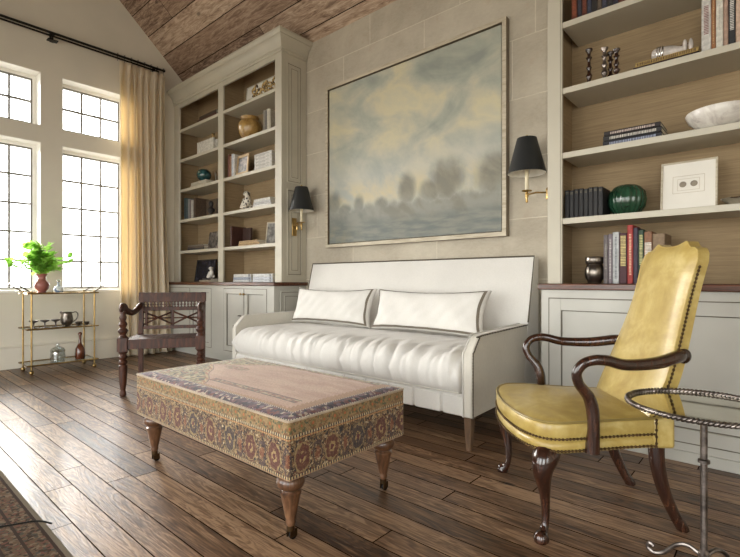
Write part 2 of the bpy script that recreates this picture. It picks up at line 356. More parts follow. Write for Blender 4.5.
# ---------------------------------------------------------------- mesh helper
class B:
    def __init__(s): s.v = []; s.f = []; s.mi = []; s.cur = 0
    def add(s, vs, fs, T=None):
        o = len(s.v); s.v += [tuple(T @ Vector(v)) if T else tuple(v) for v in vs]
        s.f += [tuple(i+o for i in f) for f in fs]; s.mi += [s.cur]*len(fs); return s
    def box(s, x0, x1, y0, y1, z0, z1, T=None):
        v = [(x0, y0, z0), (x1, y0, z0), (x1, y1, z0), (x0, y1, z0), (x0, y0, z1), (x1, y0, z1), (x1, y1, z1), (x0, y1, z1)]
        return s.add(v, [(0, 3, 2, 1), (4, 5, 6, 7), (0, 1, 5, 4), (1, 2, 6, 5), (2, 3, 7, 6), (3, 0, 4, 7)], T)
    def prism(s, poly, axis, a, b, T=None):     # poly in the two other axes, extruded along axis
        n = len(poly)
        def P(p, t): return {'x': (t, p[0], p[1]), 'y': (p[0], t, p[1]), 'z': (p[0], p[1], t)}[axis]
        vs = [P(p, a) for p in poly]+[P(p, b) for p in poly]
        fs = [tuple(range(n))[::-1], tuple(range(n, 2*n))]+[(i, (i+1) % n, n+(i+1) % n, n+i) for i in range(n)]
        return s.add(vs, fs, T)
    def rings(s, R, cap=True, closed=True, T=None):
        n = len(R[0]); vs = [p for r in R for p in r]; fs = []
        for i in range(len(R)-1):
            for j in range(n if closed else n-1):
                k = (j+1) % n; fs.append((i*n+j, i*n+k, (i+1)*n+k, (i+1)*n+j))
        if cap: fs.append(tuple(range(n))[::-1]); fs.append(tuple(range((len(R)-1)*n, len(R)*n)))
        return s.add(vs, fs, T)
    def lathe(s, prof, c=(0, 0, 0), seg=24, T=None, sx=1, sy=1, lobes=0, la=0):
        R = [[(c[0]+sx*r*(1+la*abs(math.cos(lobes*a/2)) if lobes else 1)*math.cos(a), c[1]+sy*r*(1+la*abs(math.cos(lobes*a/2)) if lobes else 1)*math.sin(a), c[2]+z) for a in [2*PI*k/seg for k in range(seg)]] for r, z in prof]
        return s.rings(R, True, True, T)
    def tube(s, pts, rad, seg=10, cap=True, closed=False, T=None, flat=1.0, up=None):
        P = [Vector(p) for p in pts]; n = len(P)
        rr = rad if isinstance(rad, (list, tuple)) else [rad]*n
        R = []; nrm = None
        for i in range(n):
            a = P[i-1] if (i > 0 or closed) else P[i]; b = P[(i+1) % n] if (i < n-1 or closed) else P[i]
            t = (b-a).normalized()
            if nrm is None:
                nrm = t.cross(Vector(up) if up else (Vector((0, 0, 1)) if abs(t.z) < .9 else Vector((1, 0, 0)))).normalized()
            else:
                nrm = (nrm-t*nrm.dot(t)).normalized()
            bi = t.cross(nrm)
            R.append([tuple(P[i]+nrm*rr[i]*math.cos(2*PI*k/seg)+bi*rr[i]*flat*math.sin(2*PI*k/seg)) for k in range(seg)])
        if closed: R.append(R[0]); return s.rings(R, False, True, T)
        return s.rings(R, cap, True, T)
    def sphere(s, c, r, seg=12, T=None, sx=1, sy=1, sz=1):
        m = max(4, seg//2)
        return s.lathe([(max(1e-4, r*math.sin(PI*k/m)), -r*sz*math.cos(PI*k/m)) for k in range(m+1)], c, seg, T, sx, sy)
    def grid(s, fn, nu, nv, T=None):
        vs = [fn(i/nu, j/nv) for i in range(nu+1) for j in range(nv+1)]
        fs = [(i*(nv+1)+j, (i+1)*(nv+1)+j, (i+1)*(nv+1)+j+1, i*(nv+1)+j+1) for i in range(nu) for j in range(nv)]
        return s.add(vs, fs, T)
    def build(s, name, mat, parent=None, bevel=0, smooth=35, weld=False, sub=0, seg=2):
        me = bpy.data.meshes.new(name); me.from_pydata(s.v, [], s.f); 
        bm = bmesh.new(); bm.from_mesh(me)
        if weld: bmesh.ops.remove_doubles(bm, verts=bm.verts, dist=1e-5)
        bmesh.ops.recalc_face_normals(bm, faces=bm.faces); bm.to_mesh(me); bm.free()
        mats = mat if isinstance(mat, (list, tuple)) else [mat]
        for m_ in mats: me.materials.append(m_)
        if len(mats) > 1 and len(s.mi) == len(me.polygons):
            for p, i in zip(me.polygons, s.mi): p.material_index = i
        if smooth:
            me.shade_smooth(); me.set_sharp_from_angle(angle=math.radians(smooth))
        o = bpy.data.objects.new(name, me); C.objects.link(o)
        if parent: o.parent = parent
        if bevel:
            md = o.modifiers.new('bevel', 'BEVEL'); md.width = bevel; md.segments = seg; md.limit_method = 'ANGLE'; md.angle_limit = math.radians(40)
        if sub:
            md = o.modifiers.new('sub', 'SUBSURF'); md.levels = sub; md.render_levels = sub
        return o
def tag(o, label, cat, group=None, kind=None):
    o['label'] = label; o['category'] = cat
    if group: o['group'] = group
    if kind: o['kind'] = kind
    return o
def thing(name, label, cat, loc=(0, 0, 0), rz=0, group=None):
    o = bpy.data.objects.new(name, None); C.objects.link(o); o.location = loc; o.rotation_euler = (0, 0, rz); o.empty_display_size = .1
    return tag(o, label, cat, group)
def place(o, loc, rz=0): o.location = loc; o.rotation_euler = (0, 0, rz); return o
def struct(o, label=None, cat=None):
    o['kind'] = 'structure'
    if label: o['label'] = label
    o['category'] = cat or o.name.split('_')[0]
    return o
def dup(root, loc, rz, label, group=None):
    r = root.copy(); C.objects.link(r); r.location = loc; r.rotation_euler = (0, 0, rz); r['label'] = label
    if group: r['group'] = group
    for ch in list(root.children):
        c = ch.copy(); C.objects.link(c); c.parent = r
        for g in ch.children:
            d = g.copy(); C.objects.link(d); d.parent = c
    return r
def spline(pts, n=6):                # Catmull-Rom resample, any dimension
    out = []; P = [pts[0]]+list(pts)+[pts[-1]]
    for i in range(1, len(P)-2):
        for k in range(n):
            t = k/n
            out.append(tuple(.5*((2*b)+(-a+c)*t+(2*a-5*b+4*c-d)*t*t+(-a+3*b-3*c+d)*t**3) for a, b, c, d in zip(P[i-1], P[i], P[i+1], P[i+2])))
    out.append(tuple(pts[-1])); return out
# ================================================================= THE ROOM
XW = -6.2; YW = 3.34; XR = 3.0; YB = -3.0
def zc(y): return 3.505+.92*(YW-y)
YM = .17; ZR = zc(YM)
struct(B().box(XW-.4, XR+.3, YB-.3, YW+.3, -.12, 0).build('floor', M['floor'], smooth=0), 'brown oak plank floor running along the stone wall', 'floor')
def ceiling():
    b = B(); t = .1
    b.prism([(YW+.3, zc(YW+.3)), (YM, ZR), (YM, ZR+t), (YW+.3, zc(YW+.3)+t)], 'x', XW-.4, XR+.3)
    b.prism([(YM, ZR), (2*YM-YW-.3, zc(YW+.3)), (2*YM-YW-.3, zc(YW+.3)+t), (YM, ZR+t)], 'x', XW-.4, XR+.3)
    return b.build('ceiling', M['ceil'], smooth=0)
struct(ceiling(), 'rustic wood plank sloped ceiling', 'ceiling')
struct(B().box(XW-.3, XR+.3, YW, YW+.3, 0, 3.56).build('wall_back', M['stone'], smooth=0), 'pale limestone block wall behind the sofa', 'wall')
def holed(a0, a1, holes, t0, t1, axis, ztop, zs=None):
    """wall slab over a in [a0,a1], z in [0,ztop], with rectangular holes (a0,a1,z0,z1)"""
    b = B(); cuts = sorted({a0, a1, *[h[0] for h in holes], *[h[1] for h in holes]})
    for p, q in zip(cuts, cuts[1:]):
        hs = sorted([h for h in holes if h[0] <= p+1e-6 and h[1] >= q-1e-6], key=lambda h: h[2]); z = 0
        for h in hs+[(0, 0, ztop, ztop)]:
            if h[2] > z+1e-6:
                if axis == 'x': b.box(t0, t1, p, q, z, h[2])
                else: b.box(p, q, t0, t1, z, h[2])
            z = h[3]
    return b
ZL0, ZL1, ZU0, ZU1 = .818, 2.501, 2.688, 3.288
WY = [(-.27, .45), (.755, 1.473), (1.676, 2.40)]
holes = [(a, b_, z0, z1) for a, b_ in WY for z0, z1 in ((ZL0, ZL1), (ZU0, ZU1))]
wl = holed(YB, YW, holes, XW-.3, XW, 'x', 3.40)
wl.prism([(YB, 3.40), (YW, 3.40), (YW, zc(YW)+.04), (YM, ZR+.04), (YB, zc(YW)+.04)], 'x', XW-.3, XW)
struct(wl.build('wall_left', M['plaster'], smooth=0), 'cream plaster gable wall with the windows', 'wall')
fill_openings = [(-5.0, -3.2, .0, 2.65), (-2.5, -.7, .0, 2.65), (.2, 2.0, .0, 2.65)]  # openings out of view, added to let fill light onto the room's front
struct(holed(XW-.3, XR+.3, fill_openings, YB-.2, YB, 'y', 3.56).build('wall_front', M['plaster'], smooth=0), 'cream plaster wall behind the viewer', 'wall')
rw = holed(YB, YW, [(-2.0, -.8, .6, 2.6)], XR, XR+.2, 'x', 3.40)  # the unseen opening here is added too, for more fill light
rw.prism([(YB, 3.40), (YW, 3.40), (YW, zc(YW)+.04), (YM, ZR+.04), (YB, zc(YW)+.04)], 'x', XR, XR+.2)
struct(rw.build('wall_right', M['plaster'], smooth=0), 'cream plaster gable wall on the right', 'wall')
# baseboards
bb = B(); bb.prism([(XW, 0), (XW+.030, 0), (XW+.030, .222), (XW+.038, .228), (XW+.038, .236), (XW+.022, .246), (XW+.016, .258), (XW, .258)], 'y', YB, 2.85)
struct(bb.build('baseboard_left', M['plaster'], smooth=0), 'tall cream baseboard under the windows', 'baseboard')
# windows: casing + sash frame + muntins + glass
def window(i, y0, y1, z0, z1, rows, cols=3):
    o = bpy.data.objects.new('window_%d' % i, None); C.objects.link(o); o.location = (XW-.2, (y0+y1)/2, z0); struct(o, 'white framed divided light window %s' % ('upper row' if z0 > 2 else 'lower row'), 'window')
    w = (y1-y0)/2; h = z1-z0; f = .042
    b = B().box(-.02, .03, -w, -w+f, 0, h).box(-.02, .03, w-f, w, 0, h).box(-.02, .03, -w+f, w-f, 0, f).box(-.02, .03, -w+f, w-f, h-f, h)
    b.build('frame', M['trim_white'], o, smooth=0)
    q = B(); t = .0105
    for k in range(1, cols):
        y = -w+f+(2*w-2*f)*k/cols; q.box(-.012, .022, y-t, y+t, f, h-f)
    for k in range(1, rows):
        z = f+(h-2*f)*k/rows; q.box(-.0115, .0215, -w+f, w-f, z-t, z+t)
    q.box(-.012, .024, -w+f-.001, -w+f+.016, f, h-f).box(-.012, .024, w-f-.016, w-f+.001, f, h-f).box(-.0125, .0245, -w+f, w-f, h-f-.016, h-f+.001).box(-.0125, .0245, -w+f, w-f, f-.001, f+.016)
    q.build('muntin', M['muntin'], o, smooth=0)
    B().box(.002, .006, -w+f, w-f, f, h-f).build('pane', M['glass'], o, smooth=0)
    # white lining of the reveal
    r = B(); r.box(.03, .2, -w, -w+.006, 0, h).box(.03, .2, w-.006, w, 0, h).box(.03, .2, -w+.006, w-.006, h-.006, h)
    r.build('reveal', M['trim_white'], o, smooth=0)
    if z0 < 2: B().box(.03, .215, -w, w, -.002, .022).build('sill', M['trim_white'], o, bevel=.003)
    # narrow casing bead around the opening on the wall face
    return o
n = 0
for a, b_ in WY:
    n += 1; window(n, a, b_, ZL0, ZL1, 5)
    n += 1; window(n, a, b_, ZU0, ZU1, 2)
def portal(loc, rot, sx, sy):
    l = bpy.data.lights.new('daylight_portal', 'AREA'); l.shape = 'RECTANGLE'; l.size = sx; l.size_y = sy; l.cycles.is_portal = True
    o = bpy.data.objects.new('daylight_portal', l); C.objects.link(o); o.location = loc; o.rotation_euler = rot
for a, b_ in WY:
    for z0, z1 in ((ZL0, ZL1), (ZU0, ZU1)):
        portal((XW-.26, (a+b_)/2, (z0+z1)/2), (0, -PI/2, 0), z1-z0, b_-a)
for x0, x1, z0, z1 in fill_openings: portal(((x0+x1)/2, YB-.15, (z0+z1)/2), (PI/2, 0, 0), x1-x0, z1-z0)
portal((XR+.15, -1.4, 1.6), (0, PI/2, 0), 2.0, 1.2)
# ================================================================= BOOKCASES
CT = .931; CB = .893                      # counter top / underside
F1, F0, FC = 3.0, 2.91, 2.885             # upper face, base face, counter edge
ZS = [1.346, 1.762, 2.168, 2.572, 2.975]  # left shelf tops
def shelf_case(name, label, x0, x1, stiles, shelves, ztop, sides=True, mids=()):
    t = thing(name, label, 'bookcase', ((x0+x1)/2, F1, CT)); ox = (x0+x1)/2
    yb = YW-.004-F1
    c = B()
    B().box(x0-ox, x0-ox+.02, .0225, yb, 0, ztop-CT).build('side_board', M['paint'], t, smooth=0)
    B().box(x1-ox-.02, x1-ox, .0225, yb, 0, ztop-CT).build('side_board', M['paint'], t, smooth=0)
    B().box(x0-ox+.0202, x0-ox+.05, .0225, yb, 0, ztop-CT).build('side_lining', M['grass'], t, smooth=0)
    B().box(x1-ox-.05, x1-ox-.0202, .0225, yb, 0, ztop-CT).build('side_lining', M['grass'], t, smooth=0)
    for mx in mids: B().box(mx-ox-.012, mx-ox+.012, .0225, yb-.0205, 0, ztop-CT).build('divider', M['grass'], t, smooth=0)
    B().box(x0-ox+.0502, x1-ox-.0502, yb-.02, yb, 0, ztop-CT).build('back_panel', M['grass'], t, smooth=0)
    for a, b_ in stiles: B().box(a-ox, b_-ox, 0, .022, 0, ztop-CT).build('stile', M['paint_in'], t, bevel=.002)
    for k in range(len(stiles)-1):
        a = (stiles[k][1]); b_ = stiles[k+1][0]
        for z in shelves:
            g = B().box(a-ox-(0 if k else .0)+.0, b_-ox, .004, yb-.02, z-CT-.036, z-CT)
            g.build('shelf', M['paint_in'], t, bevel=.002)
    return t, ox, yb
LX0, LX1 = -6.196, -3.853
t, ox, yb = shelf_case('bookcase', 'tall grey-green bookcase left of the sofa beside the curtain', LX0, LX1, [(LX0, -6.05), (-5.08, -4.969), (-3.963, LX1)], ZS, 3.50, mids=(-5.024,))
# frieze, crown, raised side panel
fr = B().box(-4.969-ox, -3.963-ox, .0, .022, 3.27-CT, 3.50-CT).box(-6.05-ox, -5.08-ox, .0, .022, 3.27-CT, 3.50-CT); fr.build('frieze', M['paint'], t, smooth=0)
def crown_prof(): return [(0, 3.325), (.014, 3.325), (.018, 3.338), (.010, 3.345), (.010, 3.356), (.020, 3.362), (.026, 3.385), (.042, 3.418), (.068, 3.446), (.084, 3.455), (.084, 3.466), (.095, 3.473), (.106, 3.488), (.106, 3.508), (0, 3.508)]
cr = B(); prof = crown_prof(); R = []
for (px, py, dx, dy) in ((LX0, F1, 0, -1), (LX1, F1, 1, -1), (LX1, YW-.004, 1, 0)):
    R.append([(px-ox+dx*o_, py-F1+dy*o_, z-CT) for o_, z in prof])
cr.rings(R); cr.build('crown_moulding', M['paint'], t, smooth=30)
def side_panel(par, x, y0, y1, z0, z1, sgn, mat, ox_, oy, oz, name='side_panel'):
    b = B()
    def fr_(y0, y1, z0, z1, w, d):
        b.box(min(x, x+sgn*d)-ox_, max(x, x+sgn*d)-ox_, y0-oy, y0-oy+w, z0-oz, z1-oz); b.box(min(x, x+sgn*d)-ox_, max(x, x+sgn*d)-ox_, y1-oy-w, y1-oy, z0-oz, z1-oz)
        b.box(min(x, x+sgn*d)-ox_, max(x, x+sgn*d)-ox_, y0-oy+w, y1-oy-w, z0-oz, z0-oz+w); b.box(min(x, x+sgn*d)-ox_, max(x, x+sgn*d)-ox_, y0-oy+w, y1-oy-w, z1-oz-w, z1-oz)
    fr_(y0, y1, z0, z1, .012, .008)
    b.prism([(y0-oy+.05, z0-oz+.05), (y1-oy-.05, z0-oz+.05), (y1-oy-.05, z1-oz-.05), (y0-oy+.05, z1-oz-.05)], 'x', x-ox_, x+sgn*.006-ox_)
    b.build(name, mat, par, bevel=.003)
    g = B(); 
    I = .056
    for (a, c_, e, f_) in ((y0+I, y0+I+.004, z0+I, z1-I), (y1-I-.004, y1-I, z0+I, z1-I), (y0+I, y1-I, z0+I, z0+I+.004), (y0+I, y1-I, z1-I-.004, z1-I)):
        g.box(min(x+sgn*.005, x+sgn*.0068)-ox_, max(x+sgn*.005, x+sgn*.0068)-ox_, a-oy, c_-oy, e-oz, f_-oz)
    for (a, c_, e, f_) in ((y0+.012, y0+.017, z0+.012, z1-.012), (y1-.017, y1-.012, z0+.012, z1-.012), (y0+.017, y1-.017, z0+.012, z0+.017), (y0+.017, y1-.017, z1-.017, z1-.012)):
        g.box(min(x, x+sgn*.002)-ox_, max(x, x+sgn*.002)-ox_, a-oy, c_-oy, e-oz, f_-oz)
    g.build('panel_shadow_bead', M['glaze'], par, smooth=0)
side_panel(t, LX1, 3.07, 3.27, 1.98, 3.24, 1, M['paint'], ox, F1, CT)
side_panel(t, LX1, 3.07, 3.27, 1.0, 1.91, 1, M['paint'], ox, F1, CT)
# right upper case
RX0, RX1 = -1.113, 1.05
RS = [1.342, 1.756, 2.163, 2.578, 2.985]
t, ox, yb = shelf_case('bookcase', 'tall grey-green bookcase right of the sofa behind the yellow chair', RX0, RX1, [(RX0, -1.022), (.95, RX1)], RS, 3.46)
B().box(-1.022-ox, .95-ox, 0, .022, 3.25-CT, 3.46-CT).build('frieze', M['paint'], t, smooth=0)
R = []; cr = B()
for (px, py, dx, dy) in ((RX0, YW-.004, -1, 0), (RX0, F1, -1, -1), (RX1, F1, 1, -1), (RX1, YW-.004, 1, 0)):
    R.append([(px-ox+dx*o_, py-F1+dy*o_, z-CT-.04) for o_, z in crown_prof()])
cr.rings(R); cr.build('crown_moulding', M['paint'], t, smooth=30)
B().box(RX0+.079-ox, RX0+.082-ox, -.0006, 0, 0, 3.25-CT).build('bead', M['glaze'], t, smooth=0)
def framed_door(par, name, x0, x1, z0, z1, ox, oy, oz, mat, fw=.055, knob=None):
    """inset panel door on the face plane y=oy (local 0), bead round it"""
    r = B()
    r.box(x0-ox, x0-ox+fw, -.004, .016, z0-oz, z1-oz).box(x1-ox-fw, x1-ox, -.004, .016, z0-oz, z1-oz)
    r.box(x0-ox+fw, x1-ox-fw, -.004, .016, z0-oz, z0-oz+fw).box(x0-ox+fw, x1-ox-fw, -.004, .016, z1-oz-fw, z1-oz)
    r.box(x0-ox+fw, x1-ox-fw, .010, .016, z0-oz+fw, z1-oz-fw)
    d = r.build(name, mat, par, bevel=.002)
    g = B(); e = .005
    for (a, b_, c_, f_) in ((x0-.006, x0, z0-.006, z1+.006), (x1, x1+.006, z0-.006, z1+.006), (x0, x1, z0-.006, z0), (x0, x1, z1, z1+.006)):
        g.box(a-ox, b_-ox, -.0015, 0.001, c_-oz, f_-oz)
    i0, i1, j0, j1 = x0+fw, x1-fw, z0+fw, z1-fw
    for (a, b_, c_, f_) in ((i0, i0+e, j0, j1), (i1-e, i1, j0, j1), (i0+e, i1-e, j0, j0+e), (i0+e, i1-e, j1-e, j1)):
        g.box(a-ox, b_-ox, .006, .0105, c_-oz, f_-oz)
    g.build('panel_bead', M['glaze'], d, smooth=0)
    if knob:
        k = B(); T = Matrix.Translation((knob[0]-ox, -.004, knob[1]-oz)) @ Matrix.Rotation(PI/2, 4, 'X')
        k.lathe([(.004, 0), (.004, .012), (.011, .018), (.014, .026), (.010, .034), (.001, .036)], seg=14, T=T); k.build('knob', M['brass'], d)
    return d
def base_unit(name, label, x0, x1, doors, sidex=None, plinth=False, rails=()):
    ox = (x0+x1)/2
    t = thing(name, label, 'cabinet', (ox, F0, 0))
    z0 = 0 if plinth else .095
    yb = YW-.004-F0
    B().box(x0-ox, x1-ox, .017, yb, z0, CB).build('body', M['paint_low'], t, smooth=0)
    if not plinth: B().box(x0-ox+.03, x1-ox-.03, .08, yb-.02, 0, .094).build('toe_kick', M['paint_low'], t, smooth=0)
    xs = [x0]+[v for d in doors for v in (d[0]-.006, d[1]+.006)]+[x1]
    s = B().box(x0-ox, x1-ox, 0, .0165, z0, doors[0][2]-.006).box(x0-ox, x1-ox, 0, .0165, doors[0][3]+.006, CB)
    for k in range(0, len(xs), 2):
        if xs[k+1]-xs[k] > .001: s.box(xs[k]-ox, xs[k+1]-ox, 0, .0165, doors[0][2]-.006, doors[0][3]+.006)
    s.build('face_frame', M['paint_low'], t, smooth=0, weld=True)
    for d in doors: framed_door(t, 'door', d[0], d[1], d[2], d[3], ox, 0, 0, M['paint_low'], fw=d[4], knob=d[5] if len(d) > 5 else None)
    return t, ox
zk = .80
t, ox = base_unit('base_cabinet', 'low grey-green cabinet with brass knobs below the left bookcase', -6.196, -3.86,
    [(-6.12, -5.60, .15, .855, .05), (-5.575, -5.08, .15, .855, .05), (-4.80, -4.40, .15, .855, .055, (-4.425, zk)), (-4.385, -3.985, .15, .855, .055, (-4.36, zk))])
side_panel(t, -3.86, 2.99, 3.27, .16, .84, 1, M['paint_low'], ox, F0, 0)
t, ox = base_unit('base_cabinet', 'long pale panelled cabinet below the right bookcase behind the yellow chair', -1.118, 1.05, [(-1.068, 1.0, .105, .838, .07)], plinth=True)
b = B().box(-1.125-ox, 1.05-ox, -.012, .0, 0, .06); b.build('plinth_board', M['paint_low'], t, bevel=.003)
for x0, x1, lab in ((-6.196, -3.826, 'dark mahogany countertop under the left bookcase'), (-1.135, 1.06, 'dark mahogany countertop under the right bookcase')):
    tag(place(B().box(-(x1-x0)/2, (x1-x0)/2, 0, YW-.003-FC, .0, .0375).build('countertop', M['mahog'], bevel=.006), ((x0+x1)/2, FC, CB+.0005)), lab, 'countertop')
# ================================================================= PAINTING
px0, px1, pz0, pz1, pf = -3.493, -1.527, 1.285, 2.93, 3.28
t = thing('framed_painting', 'large misty cloudscape painting in a pale frame above the sofa', 'painting', (px0, pf, pz0))
W_, H_ = px1-px0, pz1-pz0; fw = .032; dp = YW-.002-pf
for a, b_, c_, d_ in ((0, fw, 0, H_), (W_-fw, W_, 0, H_), (fw, W_-fw, 0, fw), (fw, W_-fw, H_-fw, H_)):
    b = B(); b.box(a, b_, 0, .004, c_, d_); b.cur = 1; b.box(a, b_, .004, dp, c_, d_)
    b.build('frame_rail', [M['frame_pale'], M['frame_side']], t, smooth=0)
B().box(fw, W_-fw, .035, dp, fw, H_-fw).build('backing', M['frame_side'], t, smooth=0)
cv = B().box(0, W_-2*fw-.024, 0, .018, 0, H_-2*fw-.02).build('canvas', M['canvas'], t, smooth=0); cv.location = (fw+.012, .0165, fw+.010)
# ================================================================= SOFA
t = thing('sofa', 'long white linen sofa with thin arms and taupe nailhead trim', 'sofa', (0, 0, 0))
xl, xr, yf = -3.60, -1.25, 2.262
def arm(xo, xi, sg):
    b = B(); prof = [(yf, .195), (yf, .52), (yf+.012, .556), (yf+.085, .632), (yf+.11, .644), (3.06, .655), (3.16, .30), (3.16, .195)]
    dx = -.03*sg
    vs = []; n = len(prof)
    for x in (xo, xi):
        for y, z in prof: vs.append((x+dx*(y-yf)/1.0, y, z))
    fs = [tuple(range(n)), tuple(range(n, 2*n))]+[(i, (i+1) % n, n+(i+1) % n, n+i) for i in range(n)]
    b.add(vs, fs); a = b.build('arm', M['linen_arm'] if sg > 0 else M['linen_arm'], t, bevel=.009, seg=3)
    q = B(); pts = [(xo+dx*(y-yf)+sg*.001, y+(.004 if k == 0 else .004), z-(.006 if k > 2 else 0)) for k, (y, z) in enumerate(prof[:6])]
    pts = [(p[0], p[1]+(.008 if k < 3 else 0), p[2]) for k, p in enumerate(pts)]
    q.tube(spline(pts, 3), .0035, 6)
    # nail heads along the line
    path = spline(pts, 20); last = None
    for p in path:
        if last is None or (Vector(p)-Vector(last)).length > .0135:
            q.sphere(p, .0052, 6); last = p
    q.build('nailhead_trim', M['pewter_nail'], a, smooth=60)
    w = B(); pw = [(xi+dx*(y-yf)-sg*.000, y, z) for y, z in prof[:6]]; w.tube(spline(pw, 3), .004, 6)
    w.build('piping', M['linen'], a)
arm(xr, xr-.055, 1); arm(xl, xl+.055, -1)
# back
def bk(s, tt, off): 
    z = .34+tt*(1.12-.34); y = 3.005+tt*.18+off
    xa = xl+.03+ (-.0)*tt; xb = xr-.032
    return (xa+(xb-xa)*s, y, z)
b = B(); nu = 8
zt = 1.122
prof = [(3.00, .30), (3.075, .66), (3.183, zt-.012), (3.192, zt), (3.25, zt), (3.262, zt-.012), (3.262, .20), (3.08, .20)]
b.prism(prof, 'x', xl+.022, xr-.022)
bo = b.build('backrest', M['linen'], t, bevel=.008, seg=3)
q = B(); pts = [(xr-.024, 3.078, .665), (xr-.024, 3.184, zt-.002), (xl+.024, 3.184, zt-.002), (xl+.024, 3.078, .665)]
q.tube(pts, .0055, 6); q.build('nailhead_trim', M['pewter_nail'], bo)
# front rail / skirt with stitched notches
b = B(); b.box(xl+.056, xr-.056, yf+.014, yf+.06, .20, .318)
for k in range(12):
    x = xl+.1+k*(xr-xl-.2)/11
    b.box(x-.088, x+.088, yf+.006, yf+.016, .197, .305)
b.build('front_rail', M['linen'], t, bevel=.006)
B().box(xl+.056, xr-.056, yf+.06, 3.07, .21, .300).build('seat_deck', M['linen'], t, smooth=0)
# seat cushion, one long soft bench cushion
def soft(x0, x1, y0, y1, z0, z1, rx, ry, crown, wr, nu=300, nv=44, seed=1, frontwr=True):
    rnd = random.Random(seed)
    ph = [(rnd.uniform(14, 70), rnd.uniform(0, 6.3), rnd.uniform(-22, 22)) for _ in range(9)]
    fo = [(rnd.uniform(x0, x1), rnd.uniform(.007, .024), rnd.uniform(-.5, .5), rnd.uniform(.4, 1.1)) for _ in range(62)]
    def hgt(x, y, u, v):
        e = 1-(abs(2*u-1))**rx; g = 1-(abs(2*v-1))**ry
        return max(0, e)**.42*max(0, g)**.42
    b = B()
    for sgn in (1, -1):
        def fn(u, v):
            uu = .5-.5*math.cos(PI*u)*1.0 if False else u
            su = .5-.5*math.cos(PI*u); sv = .5-.5*math.cos(PI*v)
            su = .35*su+.65*u; sv = .55*sv+.45*v
            x = x0+(x1-x0)*su; y = y0+(y1-y0)*sv
            h = hgt(x, y, su, sv); zm = (z0+z1)/2
            H = (z1-z0)/2
            z = zm+sgn*H*h
            if sgn > 0:
                z += crown*math.sin(PI*su)**.5*math.sin(PI*min(1, sv*1.0))
            fy = max(0, 1-abs(sv-.08)/.28)
            wv = sum(math.sin(f_*x+p_+c_*y) for f_, p_, c_ in ph)/14
            wv -= .42*sum(a_*math.exp(-((x-c0-k_*(y-y0))/w_)**2) for c0, w_, k_, a_ in fo)*max(0, 1-sv/.75)
            z += wr*wv*h*(.35+fy*1.1)*(1 if sgn > 0 else .4)
            yy = y-wr*1.1*wv*max(0, 1-sv/.15)*(h**.3)
            return (x, yy, z)
        b.grid(fn, nu, nv)
    return b
b = soft(xl+.052, xr-.060, yf-.038, 3.02, .288, .548, 40, 7, .012, .022)
sc = b.build('seat_cushion', M['linen'], t, weld=True, smooth=80)
q = B(); q.tube([(xl+.07, yf-.006, .325), (xr-.075, yf-.006, .325)], .004, 6)
q.build('cushion_welt', M['linen_arm'], sc)
for x, y in ((xl+.06, yf+.055), (xr-.045, yf+.055), (xl+.07, 3.10), (xr-.07, 3.10)):
    b = B(); 
    def sq(r, z, dx=0): return [(x+dx-r, y-r, z), (x+dx+r, y-r, z), (x+dx+r, y+r, z), (x+dx-r, y+r, z)]
    b.rings([sq(.015, 0), sq(.025, .20)]); b.build('leg', M['sofaleg'], t, bevel=.003)
# ---- two long lumbar pillows
def pillow(label, cx, w, rz):
    o = thing('lumbar_pillow', label, 'pillow', (cx, 2.80, .578), rz, 'long lumbar pillows on the sofa')
    h = .295; d = .13; tilt = Matrix.Rotation(-.30, 4, 'X')
    b = B()
    def top(sgn):
        def fn(u, v):
            su = .4*u+.6*(.5-.5*math.cos(PI*u)); sv = .4*v+.6*(.5-.5*math.cos(PI*v))
            a, c_ = 2*su-1, 2*sv-1
            e = max(0, 1-abs(a)**6)**.5*max(0, 1-abs(c_)**4)**.5
            pin = .022*(abs(a)**2*abs(c_)**2)
            x = a*(w/2)*(1-.03*(1-c_*c_)) ; z = h/2+c_*(h/2)*(1-.045*(1-a*a*a*a))
            y = sgn*(-.012-(d/2-.012)*e)+(.005*math.sin(9*a+3*c_)+.004*math.sin(23*a-7*c_+cx*5)+.003*math.sin(41*a+9*c_))*e*(1 if sgn > 0 else 0)
            return tuple(tilt @ Vector((x+ (pin if a > 0 else -pin), y, z+(pin if c_ > 0 else -pin*.5))))
        return fn
    b.grid(top(1), 36, 20); b.grid(top(-1), 36, 20)
    # boxed edge joining the faces
    for k in range(36):
        pass
    def side(f_):
        return f_
    def edge(fn1, fn2):
        b.grid(lambda u, v: tuple(Vector(fn1(u)).lerp(Vector(fn2(u)), v)), 36, 2)
    A1, A2 = top(1), top(-1)
    edge(lambda u: A1(u, 0), lambda u: A2(u, 0)); edge(lambda u: A1(u, 1), lambda u: A2(u, 1))
    b.grid(lambda u, v: tuple(Vector(A1(0, u)).lerp(Vector(A2(0, u)), v)), 20, 2); b.grid(lambda u, v: tuple(Vector(A1(1, u)).lerp(Vector(A2(1, u)), v)), 20, 2)
    pc = b.build('pillow_case', M['linen'], o, weld=True, smooth=70)
    # taupe tape round the front panel
    q = B()
    def strip(pa, pb):
        q.grid(lambda u, v: tuple(Vector(pa(u)).lerp(Vector(pb(u)), v)+tilt.to_3x3() @ Vector((0, -.003, 0))), 36, 1)
    a_, c_ = .045, .0
    k = .03; kv = .075
    def P(u, v): return A1(u, v)
    strip(lambda u: P(.02+.96*u, .035), lambda u: P(.02+.96*u, .035+kv)); strip(lambda u: P(.02+.96*u, 1-.035), lambda u: P(.02+.96*u, 1-.035-kv*.6))
    strip(lambda u: P(.98, .035+.93*u), lambda u: P(.945, .035+.93*u)); strip(lambda u: P(.02, .035+.93*u), lambda u: P(.045, .035+.93*u))
    q.build('border_tape', M['tape'], o, smooth=60)
    return o
pillow('white lumbar pillow with taupe border, left one on the sofa', -2.945, .885, math.radians(2))
